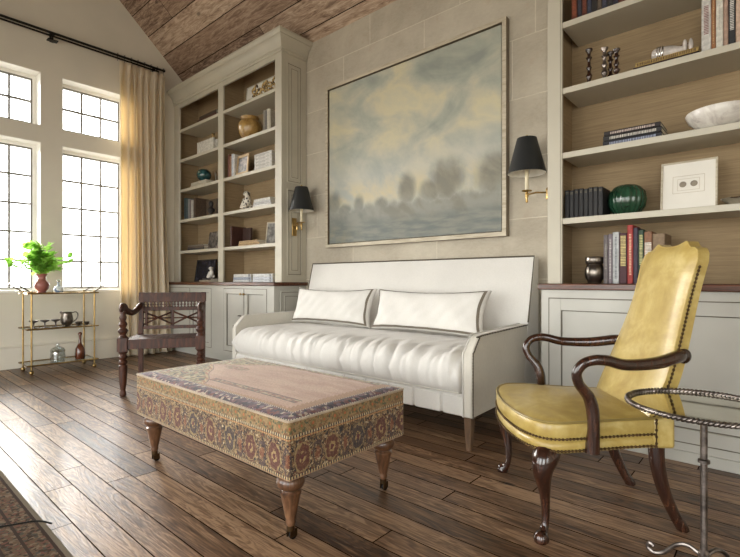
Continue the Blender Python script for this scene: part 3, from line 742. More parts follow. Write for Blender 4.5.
pillow('white lumbar pillow with taupe border, right one on the sofa near the yellow chair', -1.945, .945, math.radians(-1))
# ================================================================= OTTOMAN
t = thing('ottoman', 'rectangular ottoman upholstered in patterned antique carpet on turned legs', 'ottoman', (-1.90, 1.35, 0))
b = B(); hx, hy = .63, .33; z0, z1 = .248, .462
nx, ny = 24, 14
def oc(x, y, z): return (x, y, z)
b.cur = 0
b.box(-hx, hx, -hy, hy, z0, z1-.0)
ob = b.build('upholstered_box', M['kside'], t, bevel=.010, seg=3)
def topf(u, v):
    x = (2*u-1)*(hx-.004); y = (2*v-1)*(hy-.004)
    e = (1-abs(2*u-1)**8)*(1-abs(2*v-1)**6)
    return (x, y, z1-.003+.020*max(0, e)**.5)
tb = B(); tb.grid(topf, 60, 40); tb.build('top_cover', M['ktop'], t, smooth=60)
q = B(); e_ = .012; q.tube([(-hx+e_, -hy, z1-.003), (hx-e_, -hy, z1-.003), (hx-e_*.3, -hy+e_*.3, z1-.003), (hx, -hy+e_, z1-.003), (hx, hy-e_, z1-.003), (hx-e_*.3, hy-e_*.3, z1-.003), (hx-e_, hy, z1-.003), (-hx+e_, hy, z1-.003), (-hx+e_*.3, hy-e_*.3, z1-.003), (-hx, hy-e_, z1-.003), (-hx, -hy+e_, z1-.003), (-hx+e_*.3, -hy+e_*.3, z1-.003)], .0045, 6, closed=True)
q.build('piping', linen('cord_trim', (.42, .33, .24), .3), t)
lp = [(.013, .052), (.017, .060), (.019, .072), (.017, .078), (.021, .090), (.029, .130), (.037, .168), (.040, .176), (.040, .181), (.033, .185), (.031, .188), (.038, .192), (.049, .203), (.053, .216), (.050, .231), (.040, .241), (.036, .244), (.036, .2485)]
for sx in (-1, 1):
    for sy in (-1, 1):
        cx, cy = sx*(hx-.07), sy*(hy-.065)
        l = B().lathe(lp, (cx, cy, 0), 24).build('leg', M['legwood'], t, smooth=50)
        w = B(); w.lathe([(.004, .032), (.015, .036), (.0155, .055), (.012, .060)], (cx, cy, 0), 16)
        w.box(cx-.011, cx-.008, cy-.010, cy+.022, .012, .040).box(cx+.008, cx+.011, cy-.010, cy+.022, .012, .040)
        w.build('caster_cup', M['brassnail'], l)
        T = Matrix.Translation((cx, cy+.010, .0165)) @ Matrix.Rotation(PI/2, 4, 'Y')
        B().lathe([(.004, -.008), (.015, -.007), (.0162, -.003), (.0162, .003), (.015, .007), (.004, .008)], seg=18, T=T).build('caster_wheel', M['iron'], l)
# ================================================================= YELLOW CHAIR
t = thing('armchair', 'yellow leather high-back armchair with dark curved wooden arms and nailhead trim', 'armchair', (-.62, 2.095, 0), math.atan2(.79, -.613))
def outline(off=0.0, n=64):
    pts = []
    ctrl = [(-.235, -.19), (-.262, -.05), (-.30, .10), (-.322, .21), (-.30, .275), (-.22, .322), (-.10, .345), (0, .35), (.10, .345), (.22, .322), (.30, .275), (.322, .21), (.30, .10), (.262, -.05), (.235, -.19)]
    sp = spline(ctrl, 5)
    cx, cy = 0, .05
    out = []
    for x, y in sp:
        d = math.hypot(x-cx, y-cy); k = (d-off)/d
        out.append((cx+(x-cx)*k, cy+(y-cy)*k))
    return out
b = B(); R = []
for z, off in ((.322, .02), (.324, .006), (.330, .002), (.345, .0), (.356, .002), (.362, .007), (.368, .002), (.40, -.002), (.425, -.001), (.432, .003), (.437, .010)):
    R.append([(x, y, z) for x, y in outline(off)])
for k in range(1, 9):
    a = k/8
    R.append([(x*(1-a)+0*a, y*(1-a)+.05*a, .437+.038*math.sin(a*PI/2)) for x, y in outline(.010)])
b.rings(R); so = b.build('seat', M['leather'], t, smooth=60)
q = B()
q.tube([(x, y, .435) for x, y in outline(.001)], .0045, 6); q.build('seat_piping', M['piping'], so)
def nails(pts, r=.0055, gap=.0125):
    q = B(); last = None; fine = []
    for a, b_ in zip(pts, pts[1:]):
        for k in range(8): fine.append(tuple(Vector(a).lerp(Vector(b_), k/8)))
    fine.append(pts[-1]); q.tube(pts, .002, 5)
    for p in fine:
        if last is None or (Vector(p)-last).length > gap: q.sphere(p, r, 6); last = Vector(p)
    return q
nails([(x, y, .376) for x, y in outline(-.002)]).build('nailhead_trim', M['brassnail'], so, smooth=60)
nails([(x, y, .333) for x, y in outline(-.001)]).build('nailhead_trim', M['brassnail'], so, smooth=60)
# back
def lerpt(K, a):
    if a <= K[0][0]: return K[0][1]
    for (p, u), (q_, v) in zip(K, K[1:]):
        if a <= q_: return u+(v-u)*(a-p)/(q_-p)
    return K[-1][1]
_kw = [(p[0], p[1]) for p in spline([(-.1, .226), (.147, .234), (.304, .231), (.63, .200), (.80, .198), (.956, .206), (1.05, .208)], 6)]
_kv = [(p[0], p[1]) for p in spline([(-.1, -.108), (0, -.132), (.147, -.172), (.304, -.216), (.63, -.288), (.956, -.345), (1.05, -.362)], 6)]
def bw(tt): return lerpt(_kw, tt)
def ztop(s):
    a = abs(s)
    K = ((0, 1.090), (.22, 1.092), (.38, 1.100), (.46, 1.108), (.52, 1.106), (.58, 1.092), (.68, 1.080), (.80, 1.078), (.88, 1.070), (.95, 1.052), (1.0, 1.022))
    for (p, u), (q_, v) in zip(K, K[1:]):
        if a <= q_+1e-9:
            f = (a-p)/(q_-p); return u+(v-u)*(f*f*(3-2*f)*.5+f*.5)
    return K[-1][1]
def bfun(front):
    def fn(u, v):
        s = 2*u-1; zt = ztop(s); z = .34+(zt-.34)*v; tt = (z-.40)/.68
        w = bw(tt)
        cr = .022*(1-abs(s)**4)*(1 if front else 0)*min(1, (1-v)*8+.0)**.5
        x = s*w*(1 if front else .97); y = lerpt(_kv, tt)
        y = y+cr if front else y-.062+.018*tt
        return (x, y, z)
    return fn
b = B(); nu, nv = 40, 30
F, G = bfun(True), bfun(False)
b.grid(F, nu, nv); b.grid(G, nu, nv)
b.grid(lambda u, v: tuple(Vector(F(0, u)).lerp(Vector(G(0, u)), v)), nv, 3); b.grid(lambda u, v: tuple(Vector(F(1, u)).lerp(Vector(G(1, u)), v)), nv, 3)
b.grid(lambda u, v: tuple(Vector(F(u, 1)).lerp(Vector(G(u, 1)), v)), nu, 3); b.grid(lambda u, v: tuple(Vector(F(u, 0)).lerp(Vector(G(u, 0)), v)), nu, 3)
bo = b.build('backrest', M['leather'], t, weld=True, smooth=50)
for sx in (0, 1):
    pts = [tuple(Vector(F(sx, v)).lerp(Vector(G(sx, v)), .30)+Vector(((.002 if sx else -.002), 0, 0))) for v in [.14+.84*k/24 for k in range(25)]]
    nails(pts, .006, .0135).build('nailhead_trim', M['brassnail'], bo, smooth=60)
q = B(); q.tube([F(0, v/20) for v in range(3, 20)]+[F(u/40, 1) for u in range(0, 41)]+[F(1, 1-v/20) for v in range(1, 18)], .003, 6); q.build('back_piping', M['leather'], bo)
for sx in (-1, 1):
    # rear corner upholstery joining seat and back
    b = B(); b.box(min(sx*.172, sx*.245), max(sx*.172, sx*.245), -.235, -.155, .322, .437); b.build('corner_block', M['leather'], t, bevel=.012, seg=3)
    nails([(sx*.246, -.165, .33), (sx*.246, -.165, .43)]).build('nailhead_trim', M['brassnail'], t, smooth=60)
    ap = [(sx*.226, -.268, .668), (sx*.250, -.238, .667), (sx*.29, -.14, .650), (sx*.325, -.02, .648), (sx*.335, .05, .664), (sx*.336, .095, .666), (sx*.334, .135, .652), (sx*.330, .156, .618), (sx*.325, .147, .580), (sx*.318, .125, .552), (sx*.312, .105, .525), (sx*.308, .092, .48), (sx*.308, .088, .42), (sx*.306, .090, .37), (sx*.302, .092, .325)]
    ar = [.021, .021, .020, .018, .017, .0165, .016, .016, .016, .017, .019, .020, .019, .021, .024]
    sp = spline([(*p, r) for p, r in zip(ap, ar)], 6)
    a = B().tube([p[:3] for p in sp], [p[3] for p in sp], 12, flat=1.15).build('arm', M['darkwood'], t, smooth=60)
    B().lathe([(.026, 0), (.028, .006), (.020, .014), (.004, .017)], (0, 0, 0), 18, T=Matrix.Translation((sx*.232, -.268, .668)) @ Matrix.Rotation(sx*PI/2, 4, 'Y')).build('rosette', M['darkwood'], a)
    # cabriole front leg
    lpth = [(sx*.262, .228, .340, .040), (sx*.278, .243, .315, .046), (sx*.298, .262, .288, .045), (sx*.303, .268, .245, .034), (sx*.292, .257, .17, .020), (sx*.287, .252, .10, .015), (sx*.290, .255, .055, .0135), (sx*.300, .264, .030, .018), (sx*.310, .273, .018, .027), (sx*.313, .276, .006, .027), (sx*.313, .276, 0, .022)]
    sp = spline(lpth, 5); B().tube([p[:3] for p in sp], [p[3] for p in sp], 14, up=(0, 1, 0)).build('leg', M['darkwood'], t, smooth=60)
    rl = [(sx*.205, -.185, .335, .026), (sx*.205, -.19, .25, .024), (sx*.203, -.215, .15, .021), (sx*.201, -.255, .06, .018), (sx*.200, -.283, .012, .019), (sx*.200, -.288, 0, .019)]
    sp = spline(rl, 5); B().tube([p[:3] for p in sp], [p[3]*1.15 for p in sp], 8, up=(0, 1, 0)).build('leg', M['darkwood'], t, smooth=50)
# ================================================================= SIDE TABLE
t = thing('side_table', 'small round mirrored side table with a twisted metal rim on a slim post', 'table', (-.179, 1.839, 0))
q = B(); r0 = .216; n = 180; zt_ = .545; tw = 54
for k in (0, PI):
    q.tube([((r0+.0055*math.cos(tw*a+k))*math.cos(a), (r0+.0055*math.cos(tw*a+k))*math.sin(a), zt_+.005*math.sin(tw*a+k)) for a in [2*PI*i/(n*3) for i in range(n*3)]], .0048, 6, closed=True)
q.build('rim', M['steel'], t, smooth=60)
B().lathe([(.209, .536), (.211, .539), (.209, .542)], (0, 0, 0), 64).build('mirror_top', M['mirror'], t)
B().lathe([(.030, .535), (.0105, .525), (.0098, .374), (.017, .371), (.017, .361), (.0098, .358), (.0098, .08), (.017, .07), (.017, .055), (.006, .05)], (0, 0, 0), 18).build('post', M['steel'], t)
for k in range(3):
    a = PI*.95+k*2*PI/3; ca, sa = math.cos(a), math.sin(a)
    pr = spline([(.012, .062), (.045, .075), (.08, .060), (.115, .020), (.145, .007), (.165, .018), (.158, .034), (.146, .028)], 5)
    B().tube([(r*ca, r*sa, z) for r, z in pr], .007, 8).build('leg', M['steel'], t)
# ================================================================= COLONIAL ARMCHAIR
fx, fy = .834, -.552                     # facing direction
t = thing('wooden_armchair', 'low carved dark wood armchair with pierced back in front of the curtain', 'armchair', (-4.044, 1.526, 0), math.atan2(.834, .552))
# local x = along the front (0..0.6), local y = backwards
Wd = .60
post = [(.022, 0), (.026, .012), (.024, .03), (.018, .05), (.020, .055), (.027, .10), (.031, .175), (.033, .235), (.034, .25), (.022, .258), (.030, .268), (.036, .28), (.028, .294), (.020, .30), (.030, .312), (.034, .322), (.024, .336), (.022, .345), (.034, .355), (.036, .37)]
post2 = [(.036, .475), (.036, .485), (.024, .495), (.022, .505), (.033, .52), (.040, .535), (.033, .55), (.020, .56), (.026, .575), (.034, .59), (.026, .606), (.019, .615), (.024, .63), (.028, .648), (.022, .665), (.024, .69)]
for x in (0.0, Wd):
    B().lathe(post, (x, 0, 0), 20).box(x-.038, x+.038, -.038, .038, .368, .478).lathe(post2, (x, 0, 0), 20).build('leg', M['colonial'], t, bevel=.002, smooth=50)
    xi = x+(.052 if x == 0 else -.012)
    B().box(xi-.02, xi+.02, .40, .44, 0, .47).prism([(.40, .47), (.44, .47), (.49, .84), (.455, .84)], 'x', xi-.02, xi+.02).build('leg', M['colonial'], t, bevel=.003)
    # scrolled arm
    sg = 1 if x else -1
    sp = spline([(x, -.05, .700, .020), (x, -.055, .722, .024), (x, -.02, .735, .030), (x, .05, .728, .031), (x*.99, .12, .695, .029), (xi*.5+x*.5, .20, .672, .026), (xi*.7+x*.3, .30, .685, .026), (xi, .38, .718, .028), (xi, .455, .728, .022)], 6)
    B().tube([p[:3] for p in sp], [p[3] for p in sp], 12, flat=.75).build('arm', M['colonial'], t, smooth=60)
B().box(.038, Wd-.038, -.028, .030, .385, .465).build('seat_rail', M['colonial'], t, bevel=.004)
B().box(.065, Wd-.065, .405, .435, .39, .455).build('seat_rail', M['colonial'], t, bevel=.003)
for x in (.01, Wd-.04): B().box(x, x+.03, .038, .41, .39, .46).build('seat_rail', M['colonial'], t, bevel=.003)
b = B()
for k in range(9): b.box(.035+k*.0585, .035+k*.0585+.0575, .03, .40, .448, .460)
b.build('slatted_seat', M['colonial'], t, bevel=.003)
yb0 = .466
def byz(z): return .42+(z-.47)*.14
def rail(z0, z1, nm, th=.014):
    b = B().prism([(byz(z0)-th, z0), (byz(z0)+th, z0), (byz(z1)+th, z1), (byz(z1)-th, z1)], 'x', .07, Wd-.03); return b.build(nm, M['colonial'], t, bevel=.002)
b = B(); z0, z1 = .752, .838
b.prism([(byz(z0)-.016, z0), (byz(z0)+.016, z0), (byz(z1)+.016, z1), (byz(z1)-.016, z1)], 'x', .028, Wd+.012); b.build('crest_rail', M['colonial'], t, bevel=.003)
rail(.672, .705, 'back_rail'); rail(.505, .535, 'back_rail')
# pierced fretwork: two interlaced wavy bands with rings
b = B(); n_ = 17
for k in range(n_+1):
    x = .074+(Wd-.106)*k/n_
    b.prism([(x-.011, .700), (x+.011, .700), (x+.004, .716), (x+.012, .7275), (x+.004, .739), (x+.011, .755), (x-.011, .755), (x-.004, .739), (x-.012, .7275), (x-.004, .716)], 'y', byz(.7275)-.010, byz(.7275)+.010)
b.build('fretwork', M['colonial'], t)
b = B(); b.box(Wd/2+.008, Wd/2+.032, byz(.6)-.012, byz(.6)+.012, .53, .675)
b.build('back_splat', M['colonial'], t, bevel=.003)
for x in (.095, Wd-.055): B().box(x-.01, x+.01, byz(.6)-.010, byz(.6)+.010, .53, .675).build('back_slat', M['colonial'], t, bevel=.002)
for (xa, xb) in ((.07, Wd/2+.02), (Wd/2+.02, Wd-.03)):
    for za, zb in ((.545, .662), (.662, .545)):
        b = B(); b.tube([(xa, byz(za), za), ((xa+xb)/2, byz(.6), .5*(za+zb)+.004), (xb, byz(zb), zb)], .009, 6); b.build('cross_brace', M['colonial'], t)
b = B(); b.tube([(.07, byz(.6), .6035), (Wd-.03, byz(.6), .6035)], .0075, 6); b.build('cross_brace', M['colonial'], t)
# ================================================================= BAR CART
t = thing('bar_cart', 'narrow three-tier brass bar cart under the window', 'cart', (-5.785, 1.54, 0))
hxc, hyc = .165, .285
for sx in (-1, 1):
    for sy in (-1, 1):
        p = B().lathe([(.0085, .045), (.0085, .83), (.011, .833), (.009, .843), (.002, .845)], (sx*hxc, sy*hyc, 0), 12).build('post', M['brass'], t)
        B().sphere((sx*hxc, sy*hyc, .0225), .0222, 14).lathe([(.006, .04), (.012, .044), (.006, .05)], (sx*hxc, sy*hyc, 0), 10).build('caster', M['brass'], p)
for z, nm in ((.812, 'top_tier'), (.450, 'middle_tier'), (.085, 'bottom_tier')):
    s_ = B().box(-hxc, hxc, -hyc-.03, hyc+.03, z, z+.008).build(nm, M['crystal'] if z < .8 else M['brass'], t, smooth=0)
    q = B(); q.tube([(-hxc-.006, -hyc-.036, z+.006), (hxc+.006, -hyc-.036, z+.006), (hxc+.006, hyc+.036, z+.006), (-hxc-.006, hyc+.036, z+.006)], .0085, 8, closed=True, up=(0, 0, 1)); q.build('tier_rim', M['brass'], s_)
for sy in (-1, 1):
    q = B(); q.tube([(hxc, sy*(hyc-.0), .828), (hxc, sy*(hyc+.12), .912), (hxc-.015, sy*(hyc+.132), .918), (-hxc+.015, sy*(hyc+.132), .918), (-hxc, sy*(hyc+.12), .912), (-hxc, sy*(hyc-.0), .828)], .0060, 8); q.build('handle', M['brassnail'], t)
CX, CY = -5.785, 1.54
# vase with leafy branches
zt0 = .8205
o = thing('potted_plant', 'leafy green branches in an oxblood vase on top of the bar cart', 'plant', (-5.80, 1.385, zt0))
B().lathe([(.036, 0), (.042, .003), (.036, .014), (.058, .040), (.068, .075), (.064, .105), (.040, .132), (.034, .155), (.042, .182), (.054, .200), (.050, .200), (.034, .180)], (0, 0, 0), 26).build('vase', M['pinkpot'], o, smooth=60)
rnd = random.Random(3); q = B(); lv = B()
def leaf(b, p, d, up, s):
    d = d.normalized(); sd = d.cross(up).normalized(); nn = sd.cross(d)
    pts = []
    for k, (a, w, h) in enumerate(((0, .02, 0), (.2, .30, .03), (.45, .36, .06), (.75, .20, .02), (1, .01, -.08))):
        c = p+d*s*a+nn*s*h
        pts += [tuple(c-sd*s*w+nn*s*w*.25), tuple(c), tuple(c+sd*s*w+nn*s*w*.25)]
    fs = []
    for i in range(4):
        for j in range(2): fs.append((i*3+j, i*3+j+1, (i+1)*3+j+1, (i+1)*3+j))
    b.add(pts, fs)
for k in range(26):
    a = rnd.uniform(0, 2*PI); sp_ = rnd.uniform(.03, .24); hh = rnd.uniform(.12, .36)-.6*max(0, sp_-.10)
    if k in (0, 1): a = -PI/2+.2; sp_ = .30; hh = .13-.05*k
    if k in (2, 3): a = PI/2-.1; sp_ = .32-.04*k+.04; hh = .20-.07*(k-2)
    e = Vector((math.cos(a)*sp_*.6, math.sin(a)*sp_, .19+hh)); m_ = Vector((math.cos(a)*sp_*.2, math.sin(a)*sp_*.3, .19+hh*.6))
    path = [Vector(p) for p in spline([(0, 0, .15), tuple(m_), tuple(e)], 5)]
    q.tube([tuple(p) for p in path], .0025, 5)
    for i in range(3, len(path)):
        for _ in range(2):
            d = Vector((rnd.uniform(-1, 1), rnd.uniform(-1, 1), rnd.uniform(-.3, .7)))+(path[-1]-path[0])*.8
            leaf(lv, path[i], d, Vector((rnd.uniform(-.4, .4), rnd.uniform(-.4, .4), 1)), rnd.uniform(.055, .105))
q.build('stem', M['leaf'], o); lo = lv.build('leaves', M['leaf'], o, smooth=60)
bt_ = thing('decanter', 'small blue and white bottle with stopper beside the vase on the bar cart', 'bottle', (-5.80, 1.535, zt0))
B().lathe([(.034, 0), (.042, .006), (.046, .03), (.040, .055), (.018, .075), (.012, .085), (.012, .105), (.018, .11)], (0, 0, 0), 22).build('bottle', M['bluewhite'], bt_, smooth=60)
B().lathe([(.009, .108), (.016, .114), (.018, .125), (.010, .137), (.002, .142)], (0, 0, 0), 14).build('stopper', M['crystal'], bt_)
tr = thing('tray', 'thin gilt tray under the vase on the bar cart', 'tray', (-5.785, 1.60, .8203))
# (kept small, beside the bottle)
B().lathe([(.05, 0), (.055, .002), (.066, .010), (.068, .013), (.062, .010), (.05, .004)], (0, .035, 0), 28).build('tray_dish', M['gold'], tr)
tr['label'] = 'shallow gilt dish right of the bottle on the bar cart'; tr['category'] = 'dish'; tr.name = 'gilt_dish'
zm = .4585
gp = [(.030, 0), (.032, .003), (.008, .010), (.006, .045), (.012, .055), (.038, .068), (.045, .080), (.043, .080), (.034, .070), (.004, .062)]
g0 = None
for k, (y, lab) in enumerate(((1.300, 'dark footed cup nearest the left post of the bar cart'), (1.397, 'dark footed cup, middle of three on the bar cart'), (1.494, 'dark footed cup next to the pitcher on the bar cart'))):
    if g0 is None: g0 = thing('footed_cup', lab, 'cup', (-5.74, y, zm), 0, 'dark footed cups on the middle tier'); B().lathe(gp, (0, 0, 0), 20).build('bowl', M['steel'], g0, smooth=60)
    else: dup(g0, (-5.74, y, zm), 0, lab)
pt = thing('pitcher', 'dark silver water pitcher on the middle tier of the bar cart', 'pitcher', (-5.76, 1.602, zm), PI/2)
B().lathe([(.040, 0), (.044, .004), (.040, .010), (.056, .04), (.060, .075), (.052, .115), (.048, .135), (.053, .152), (.050, .152), (.044, .135), (.046, .10)], (0, 0, 0), 26).build('body', M['pewter'], pt, smooth=60)
B().tube(spline([(.050, 0, .140), (.085, 0, .150), (.105, 0, .12), (.090, 0, .07), (.056, 0, .045)], 5), .006, 8).build('handle', M['pewter'], pt)
B().tube([(-.040, 0, .135), (-.062, 0, .158)], [.016, .010], 8).build('spout', M['pewter'], pt)
c0 = None
for k, (x, y, lab) in enumerate(((-5.69, 1.690, 'small silver cup just right of the pitcher on the bar cart'), (-5.77, 1.727, 'small silver cup, middle of the little group on the bar cart'), (-5.70, 1.774, 'small silver cup nearest the right post of the bar cart'))):
    if c0 is None: c0 = thing('silver_cup', lab, 'cup', (x, y, zm), 0, 'small silver cups on the middle tier'); B().lathe([(.016, 0), (.018, .003), (.012, .008), (.024, .02), (.028, .042), (.026, .042), (.020, .02), (.004, .012)], (0, 0, 0), 18).build('bowl', M['pewter'], c0, smooth=60)
    else: dup(c0, (x, y, zm), 0, lab)
zl = .0935
jr = thing('crystal_jar', 'lidded cut crystal jar on the bottom tier of the bar cart', 'jar', (-5.75, 1.515, zl))
B().lathe([(.060, 0), (.068, .01), (.070, .05), (.066, .10), (.070, .115), (.066, .115), (.060, .10), (.062, .02), (.004, .012)], (0, 0, 0), 16).build('jar_body', M['crystal'], jr, smooth=10)
B().lathe([(.068, .1165), (.060, .135), (.030, .152), (.010, .160), (.016, .170), (.014, .185), (.002, .19)], (0, 0, 0), 16).build('lid', M['crystal'], jr, smooth=10)
bb_ = thing('brown_bottle', 'tall brown bottle with long neck on the bottom tier of the bar cart', 'bottle', (-5.75, 1.725, zl))
B().lathe([(.040, 0), (.047, .006), (.050, .06), (.046, .11), (.030, .14), (.015, .17), (.012, .215), (.013, .255)], (0, 0, 0), 20).build('bottle', M['brownglass'], bb_, smooth=60)
B().lathe([(.014, .2555), (.020, .262), (.020, .278), (.012, .290), (.002, .292)], (0, 0, 0), 14).build('stopper', M['brownglass'], bb_)
# ================================================================= CURTAIN + ROD
t = thing('curtain_rod', 'long black iron curtain rod above the windows', 'curtain rod', (-6.1, 0, 3.722))
B().tube([(0, -.9, 0), (0, 2.80, 0)], .014, 10).build('rod', M['iron'], t)
B().tube([(-.03, -.9, -.022), (-.03, 2.76, -.022)], .011, 8).build('rod', M['iron'], t)
B().sphere((0, 2.812, 0), .020, 12).build('finial', M['iron'], t)
for y in (-.5, 1.57, 2.72):
    b = B(); b.box(-.098, -.088, y-.02, y+.02, -.07, .03).box(-.09, .012, y-.007, y+.007, -.022, -.012).box(-.09, -.02, y-.05, y+.05, -.068, -.058); b.build('bracket', M['iron'], t, bevel=.002)
t = thing('curtain', 'floor-length pleated cream linen curtain at the right of the windows', 'curtain', (-6.06, 2.52, 0))
y0, y1 = 2.235-2.52, 2.80-2.52; np_ = 7
def cf(u, v):
    z = .012+v*3.628
    y = y0+(y1+.085*(1-v)**1.5-y0)*u
    ph = u*np_*2*PI
    amp = .050*(1-.25*v)
    if v > .965: amp *= .55
    x = amp*math.sin(ph+.5*math.sin(3*v+u*9))+.012*math.sin(ph*.5+2*v+1)
    y += .016*math.sin(2*ph+1.2)*(1-v*.3)
    if v > .93: 
        k = (v-.93)/.07; x = x*(1-.3*k)+ (.028*(abs(math.sin(ph/2))**6))*k
    if v < .01: z = 0.012
    return (x+.0, y, z)
cu = B().grid(cf, 200, 46).build('drape', M['curtain'], t, smooth=80)
md = cu.modifiers.new('thick', 'SOLIDIFY'); md.thickness = .003
for k in range(np_+1):
    u = (k)/(np_); y = y0+(y1-y0)*u
    B().tube([(-.03+.021*math.cos(a), y, 3.722+.021*math.sin(a)) for a in [2*PI*i/14 for i in range(14)]], .0028, 6, closed=True).tube([(-.03, y, 3.700), (-.028, y, 3.645)], .002, 5).build('ring', M['iron'], t)
# ================================================================= RUG, ROD ON RUG
tag(place(B().box(-2.6, 2.6, -2.4, 0, 0, .009).build('rug', M['rug'], bevel=.003), (-.60, .522, .0005)), 'worn oriental rug with brown and red pattern at the lower left corner', 'rug')
b = B(); b.tube(spline([(0, 0, .014), (-.02, -.05, .035), (-.04, -.16, .05), (-.06, -.30, .085)], 6), [.0035]*19, 8); tag(place(b.build('metal_rod', M['iron']), (-2.10, .535, 0)), 'thin curved black metal rod resting on the rug edge', 'rod')
# ================================================================= SCONCES
def sconce(name, label, x0, y0, z0, sg, dx, dyarm):
    """x0 is the side plane; the lamp hangs dx from it"""
    t = thing(name, label, 'wall lamp', (x0, y0, z0), 0, 'black shaded swing-arm sconces')
    s = 1 if sg > 0 else -1
    B().box(min(0, s*.014)+s*.0006, max(0, s*.014)+s*.0006, -.03, .03, -.095, .095).build('back_plate', M['brass'], t, bevel=.004)
    B().tube([(s*.014, 0, 0), (s*.05, 0, 0)], .009, 10).lathe([(.012, -.035), (.014, -.03), (.010, 0), (.014, .03), (.012, .035), (.003, .045)], (s*.055, 0, 0), 12).build('hinge', M['brass'], t)
    B().tube([(s*.055, 0, .01), (s*dx*.6, dyarm*1.2, .012), (s*dx, 0, .012)], .006, 8).build('swing_arm', M['brass'], t)
    B().lathe([(.003, -.045), (.010, -.035), (.006, -.015), (.012, .0), (.012, .02), (.008, .03), (.034, .036), (.036, .042), (.012, .042)], (s*dx, 0, 0), 18).build('cup', M['brass'], t, smooth=60)
    B().lathe([(.0125, .0425), (.0125, .19), (.006, .195)], (s*dx, 0, 0), 14).build('candle_sleeve', M['candle'], t)
    r1, r0, zb, zt = .128, .064, .160, .405
    sh = B(); sh.lathe([(r1, zb), (r0, zt)], (s*dx, 0, 0), 40) if False else None
    R = []
    seg = 40
    for r, z in ((r1, zb), (r1+.0015, zb+.001), (r0+.0015, zt), (r0, zt), (r0-.002, zt-.001), (r1-.003, zb)):
        R.append([(s*dx+r*math.cos(2*PI*k/seg), r*math.sin(2*PI*k/seg), z) for k in range(seg)])
    sh = B(); sh.rings(R[:4], cap=False); sh.cur = 1; sh.rings(R[3:]+[R[0]], cap=False); sh.build('shade', [M['black_shade'], M['shade_in']], t, smooth=40)
    B().tube([(s*dx, 0, .19), (s*dx, 0, .413)], .003, 6).tube([(s*dx-.063, 0, .397), (s*dx+.063, 0, .397)], .0018, 5).sphere((s*dx, 0, .420), .010, 10).build('finial', M['brass'], t)
    return t
sconce('wall_sconce', 'brass sconce with black shade on the left bookcase side', LX1+.008, 3.155, 1.515, 1, .125, -.05)
sconce('wall_sconce', 'brass sconce with black shade beside the right bookcase', RX0, 3.15, 1.535, -1, .20, -.035)
# ================================================================= BOOKS
def book(w, d, h, col, title=None, tcol=(.6, .5, .25), tag_=None, lab='', grp=None, loc=(0, 0, 0), lying=False, rz=0, lean=0, pageside=False):
    """standing book: spine on -y, width w along x, depth d, height h; lying: rotated so the spine still faces -y"""
    c = book_mat(col); b = B(); tk = .003
    b.box(-w/2, -w/2+tk, 0, d, 0, h).box(w/2-tk, w/2, 0, d, 0, h).box(-w/2+tk, w/2-tk, 0, tk, 0, h)
    root = b.build('book', c, bevel=.0012, seg=1)
    B().box(-w/2+tk+.0004, w/2-tk-.0004, tk+.0004, d-.004, .003, h-.003).build('pages', M['pages'], root, smooth=0)
    if title:
        q = B(); r = random.Random(int(w*9999+h*777)); z = h*title[0]; 
        while z < h*title[1]:
            l = r.uniform(.006, .012); q.box(-w*.28*title[2], w*.28*title[2], -.0008, .0002, z, z+l*.55); z += l*.55+.0035
        q.build('spine_title', book_mat(tcol, .5), root, smooth=0)
    tag(root, lab, 'book', grp)
    if lying:
        root.location = (loc[0], loc[1], loc[2]+w/2); root.rotation_euler = (0, 0, 0)
        root.matrix_world = Matrix.Translation((loc[0], loc[1], loc[2]+w/2)) @ Matrix.Rotation(rz, 4, 'Z') @ Matrix.Rotation(PI/2, 4, 'Y') @ Matrix.Translation((0, 0, -h/2))
    else:
        root.matrix_world = Matrix.Translation(loc) @ Matrix.Rotation(rz, 4, 'Z') @ Matrix.Rotation(lean, 4, 'Y')
    return root
E = .0006
# --- right bookcase, counter row
zr = CT+E
YB2 = 3.03
spec = [(603.5, 608, 235, (.13, .11, .11), (.3, .8, .7), (.25, .22, .2), 'slim charcoal book next to the silver jar'),
        (608.3, 612.3, 234, (.16, .13, .15), (.1, .9, .8), (.45, .42, .4), 'slim mauve-grey book, second in the counter row'),
        (612.6, 619, 232, (.42, .43, .43), (.1, .9, .5), (.12, .13, .15), 'pale grey upright book in the counter row'),
        (619.3, 627, 233, (.055, .012, .018), (.35, .95, 1.2), (.60, .50, .18), 'dark maroon book with large yellow spine lettering'),
        (627.3, 633, 225, (.33, .03, .025), (.15, .85, .7), (.75, .45, .3), 'tall bright red book in the counter row'),
        (633.3, 638, 227.5, (.04, .025, .045), None, None, 'dark purple book right of the red one'),
        (638.3, 643.8, 230, (.022, .05, .03), (.35, .9, 1), (.55, .5, .2), 'dark green book in the counter row'),
        (644.2, 652, 231.5, (.22, .10, .05), (.55, .8, 1.5), (.7, .68, .6), 'brown book with a white spine label partly behind the yellow chair'),
        (652.5, 665, 233.5, (.21, .14, .08), None, None, 'wide tan book at the end of the counter row behind the yellow chair')]
for a, b_, yt, col, ti, tc_, lab in spec:
    x0, x1 = ax(a, YB2), ax(b_, YB2); h = az((a+b_)/2, yt, YB2)-zr
    book(x1-x0, .20, h, col, ti, tc_ or (.6, .5, .2), lab=lab, loc=((x0+x1)/2, YB2, zr))
xj = ax(594.5, 3.06)
j = thing('silver_jar', 'tarnished silver jar on the right countertop', 'jar', (xj, 3.06, zr))
B().lathe([(.036, 0), (.040, .004), (.036, .010), (.050, .03), (.056, .06), (.055, .09), (.044, .112), (.042, .118)], (0, 0, 0), 28).build('jar_body', M['pewter'], j, smooth=60)
B().lathe([(.046, .1185), (.052, .125), (.053, .160), (.050, .164), (.047, .160), (.044, .125)], (0, 0, 0), 28).build('rim', M['pewter'], j, smooth=60)
